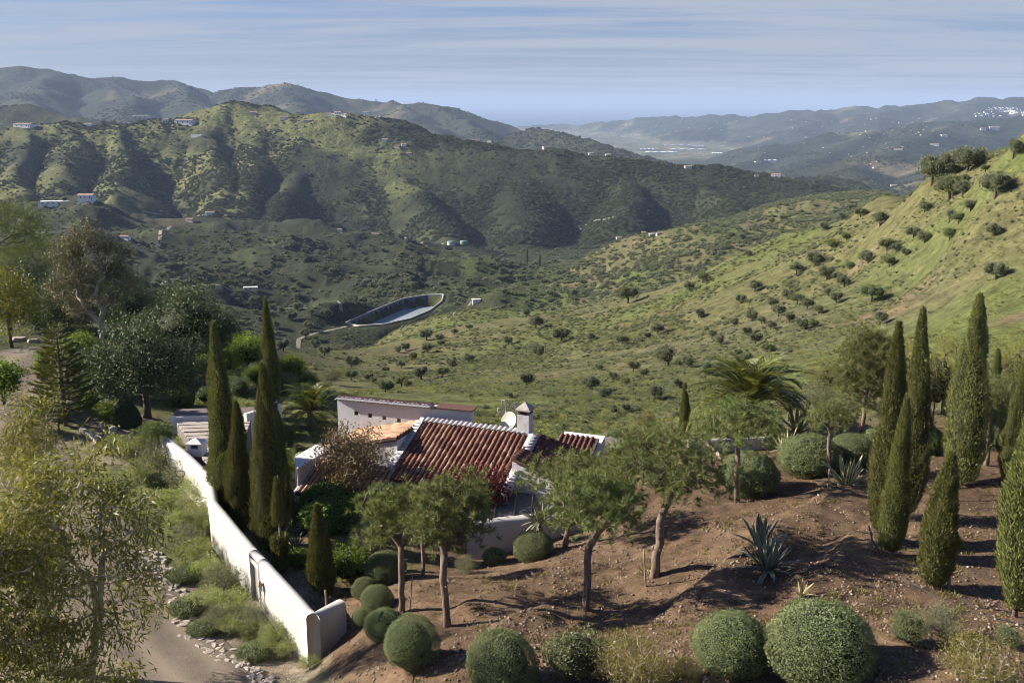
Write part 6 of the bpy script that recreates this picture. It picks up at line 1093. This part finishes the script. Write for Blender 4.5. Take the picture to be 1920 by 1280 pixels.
for px, py, w, l in [(1587, 443, 20, 'bright green shrub high on the right hillside'), (1560, 457, 24, 'bright green bush left of the other bright one, right hillside')]: p = G(px, py + w * .4, 55, 900); plant('greenolive', 'green_shrub', p, l, 'bush', None, w * mpp(p) / 1.85)
k = 0; rz = random.Random(4); cells = {}
while k < 170:
    px, py = rz.uniform(290, 1080), rz.uniform(455, 690)
    if py > 560 + max(0, (620 - px)) * .4 and px > 620: continue
    if py > 640 and px < 440: continue
    if (int(px / 17), int(py / 13)) in cells: continue
    p = G(px, py, 100, 1100)
    if p[1] < 200 or pond_d(p[0], p[1]) < 1.5: continue
    cells[(int(px / 17), int(py / 13))] = 1; s = rz.uniform(1.5, 2.9) * (1 if p[1] > 350 else .7); plant('olive%d' % (k % 4), 'olive_tree', p, ZV(px), 'olive tree', 'olive trees in the valley', s); k += 1
for px, py, h, l in [(988, 492, 28, 'pointed poplar at the valley bottom, left of two'), (1012, 500, 26, 'pointed poplar at the valley bottom, right of two'), (30, 585, 70, 'thin dark cypress at the left edge below the umbrella pine'), (270, 610, 28, 'tiny dark cypress beyond the eucalyptus, left of two'), (282, 610, 26, 'tiny dark cypress beyond the eucalyptus, right of two')]: p = G(px, py, 60, 1100); plant('cyp3', 'cypress_tree', p, l, 'cypress', None, h * mpp(p) / 9.3)
# ---------------------------------------------------------------- houses far off: walls, pitched roof, windows and door
M_HW = plain('lime_white', (.74, .73, .71), (.86, .85, .83), .4, .9, None, 0); M_HR = plain('far_red_roof', (.26, .16, .12), (.36, .24, .18), .5, .9, None, 0); M_HP = plain('pinkish_wall', (.50, .40, .34), (.60, .50, .43), .4, .9, None, 0); M_HG = plain('stone_grey_wall', (.33, .29, .25), (.45, .40, .35), .4, .9, None, 0)
def house(px, py, w, h, label, wall=M_HW, roof=M_HR, flat=False, win=3, depth=.6, cat='house', group='houses in the hills', y0=60, rz=None, name='hill_house'):
    p = G(px, py, y0, 13000); k = mpp(p); W, Hh = w * k * .85, h * k * .8; D = W * depth; a = random.uniform(-.35, .35) if rz is None else rz; o = thing(name, p, label, cat, group, a); q = MB(); q.box(-W / 2, W / 2, -D / 2, D / 2, -Hh * .8, Hh); link('wall', q.mesh('house_wall', [wall]), o)
    if flat: q = MB(); q.box(-W / 2 - .15, W / 2 + .15, -D / 2 - .15, D / 2 + .15, Hh + .003, Hh * 1.06 + .1); link('roof', q.mesh('house_roof', [M_HW]), o)
    else:
        e, z0, z1 = .4, Hh + .003, Hh * 1.25; q = MB(); V = [(-W / 2 - e, -D / 2 - e, z0), (W / 2 + e, -D / 2 - e, z0), (W / 2 + e, D / 2 + e, z0), (-W / 2 - e, D / 2 + e, z0), (-W / 2 - e, 0, z1), (W / 2 + e, 0, z1)]; q.add(V, [(0, 1, 5, 4), (2, 3, 4, 5), (3, 2, 1, 0)], [(0, 4, 3), (1, 2, 5)]); link('roof', q.mesh('house_roof', [roof]), o)
    for i in range(win):
        x = W * ((i + .5) / win - .5) * .9; q = MB(); q.box(x - W * .035, x + W * .035, -D / 2 - .06, -D / 2 - .004, Hh * .35, Hh * .7); link('window', q.mesh('house_window', [M_DARKW]), o)
    q = MB(); x = W * .5 / max(win, 1) * 0 + W * .02; q.box(W * .40, W * .46, -D / 2 - .05, -D / 2 - .003, 0, Hh * .62); link('door', q.mesh('house_door', [M_WOOD]), o); return o
random.seed(21)
for a in [(48, 239, 42, 8, 'long white villa on the left ridge, farthest left'), (166, 238, 17, 7, 'small white house on the left ridge'), (265, 221, 34, 5, 'long pinkish house on the skyline of the left ridge', M_HP), (311, 228, 14, 5, 'little white house on the skyline right of the pinkish one'), (348, 233, 40, 9, 'white villa with wide front on the left ridge'), (475, 215, 14, 6, 'pinkish house below the pointed hilltop', M_HP), (533, 223, 18, 5, 'white house right of the pointed hilltop'), (578, 228, 19, 4, 'low red roofed house on the hill crest', M_HP), (620, 218, 16, 6, 'white house in the crest cluster, left'), (634, 215, 15, 6, 'white house in the crest cluster, middle'), (646, 219, 12, 6, 'white house in the crest cluster, right'), (686, 213, 14, 4, 'small house at the end of the crest cluster'), (722, 266, 12, 6, 'small white house on the dark slope, right of the crest cluster'), (745, 277, 14, 5, 'grey roofed house on the dark slope', M_HG), (757, 273, 11, 4, 'little house above the grey roofed one'), (767, 289, 12, 3, 'low pink house on the dark slope', M_HP), (893, 265, 16, 4, 'pink house on the long dark ridge', M_HP), (918, 268, 8, 4, 'tiny house right of the pink one on the ridge'), (1024, 278, 16, 4, 'red roofed house on the middle ridge', M_HP), (1108, 290, 10, 4, 'tiny white house on the middle ridge right'), (1140, 293, 12, 5, 'white house near the end of the middle ridge'), (1290, 316, 15, 6, 'white house on the dark ridge, right of centre'), (1455, 332, 20, 7, 'white house with red roof at the ridge end'), (1418, 332, 9, 4, 'tiny house left of the ridge end house'),
          (163, 374, 32, 11, 'two storey white house in the left valley'), (357, 414, 17, 5, 'low house with pink roof by the track', M_HP), (394, 404, 18, 8, 'white house behind trees at the foot of the spurs'), (637, 433, 10, 5, 'tiny white house at the saddle'), (235, 447, 20, 6, 'white house behind the brown eucalyptus'), (1160, 450, 11, 7, 'small white gabled house in the valley'), (1207, 440, 9, 6, 'white hut beside the green shed'), (1236, 440, 13, 5, 'house with reddish roof right of the green shed', M_HP), (278, 554, 17, 10, 'grey concrete hut beyond the eucalyptus', M_HG), (1862, 243, 22, 6, 'white farm with two blocks on the far right hill'), (1843, 244, 11, 4, 'small white house left of the far right farm'), (1770, 256, 13, 4, 'white house on the far right slope'), (1752, 273, 18, 4, 'pale house at the far pink cutting'), (1684, 282, 18, 4, 'house group on the far right hills', M_HP), (1640, 315, 9, 2, 'tiny white house low on the far right hills'), (1675, 350, 12, 4, 'white house in the far valley floor'), (1420, 305, 12, 3, 'pale farm building above the far river')]: house(*a[:5], wall=a[5] if len(a) > 5 else M_HW)
house(108, 383, 74, 7, 'long low white stable building in the left valley', flat=True, win=6, depth=.3, rz=.15); house(370, 256, 25, 4, 'white retaining building on the left slope', flat=True, win=0, depth=.3); house(893, 567, 18, 7, 'small white pump house by the reservoir', flat=True, win=1, rz=.2, depth=.5); house(1222, 443, 12, 6, 'green shed in the valley', wall=M_GREENP, flat=True, win=0); house(470, 543, 30, 6, 'roofless stone ruin in the olive grove', wall=M_HP, flat=True, win=3, depth=.35)
def tank(px, py, w, h, m, label):
    p = G(px, py, 300, 1300); k = mpp(p); o = thing('water_tank', p, label, 'water tank', 'water tanks'); a_ = np.linspace(-.5, h * k, 6); q = MB(); q.tube(np.stack([0 * a_, 0 * a_, a_], 1), w * k / 2 * (1 + .008 * (np.arange(6) % 2)), 28); link('shell', q.mesh('tank_shell', [m]), o); q = MB(); q.tube([(0, 0, h * k + .003), (0, 0, h * k + .35)], [w * k / 2 * 1.02, w * k / 2 * .98], 28); link('lid', q.mesh('tank_lid', [M_GREENP]), o)
tank(846, 459, 16, 6, M_TANK, 'pale round water tank, left of two'); tank(870, 458, 15, 6, M_GREENP, 'green round water tank, right of two')
# greenhouses and the white town: far masses of pale specks
def specks(name, label, boxes, seed, m):
    r_ = rg(seed); q = MB()
    for px, py, w, h, n in boxes:
        for _ in range(n):
            p = G(px + r_.uniform(-w / 2, w / 2), py + r_.uniform(-h / 2, h / 2), 1500, 13000); k = mpp(p); W_, D_ = r_.uniform(.8, 2.8) * k, r_.uniform(6, 14); z = p[2]; q.box(p[0] - W_ / 2, p[0] + W_ / 2, p[1] - D_ / 2, p[1] + D_ / 2, z - 6, z + r_.uniform(.5, 1.3) * k)
    o = link(name, q.mesh(name, [m])); o['kind'] = 'stuff'; o['label'] = label
specks('white_town', 'white town clustered on the far right ridge', [(1880, 206, 60, 8, 75), (1850, 214, 60, 8, 22), (1905, 212, 30, 10, 30)], 1, M_HW); specks('scattered_farms', 'pale farm buildings scattered over the coastal hills', [(1400, 240, 700, 40, 80), (1500, 270, 500, 50, 30), (1150, 250, 250, 20, 20), (1750, 300, 300, 50, 12)], 2, M_HP)
random.seed(31); M_POLY = plain('greenhouse_sheet', (.62, .62, .60), (.78, .78, .76), .05, .6, None, 0)
for i, (px, py, w, d) in enumerate([(1240, 287, 60, 60), (1290, 282, 70, 60), (1275, 273, 60, 50), (1215, 281, 30, 40), (1310, 275, 24, 40), (1440, 303, 40, 20), (1345, 289, 20, 40)]):
    p = G(px, py, 2000, 12000); k = mpp(p); W_ = w * k; q = MB(); x = np.linspace(-W_ / 2, W_ / 2, 9); zz = 6 + 2.5 * (np.arange(9) % 2); V = [(a_, s_ * d, b_) for s_ in (-.5, .5) for a_, b_ in zip(x, zz)] + [(a_, s_ * d, -8) for s_ in (-.5, .5) for a_ in x]; Q = [(j, j + 1, j + 10, j + 9) for j in range(8)] + [(18 + j, 19 + j, j + 1, j) for j in range(8)]; q.add(V, Q); tag(link('greenhouse', q.mesh('greenhouse', [M_POLY]), loc=p), 'long white plastic greenhouse on the coastal plain', 'greenhouse', 'greenhouses on the coastal plain')
p = P(74, 131, 4600); q = MB(); q.tube([(0, 0, -30), (0, 0, 26)], [1.2, .5], 5); tag(link('radio_mast', q.mesh('radio_mast', [M_METAL]), loc=p), 'thin radio mast on the summit of the far left mountain', 'mast')
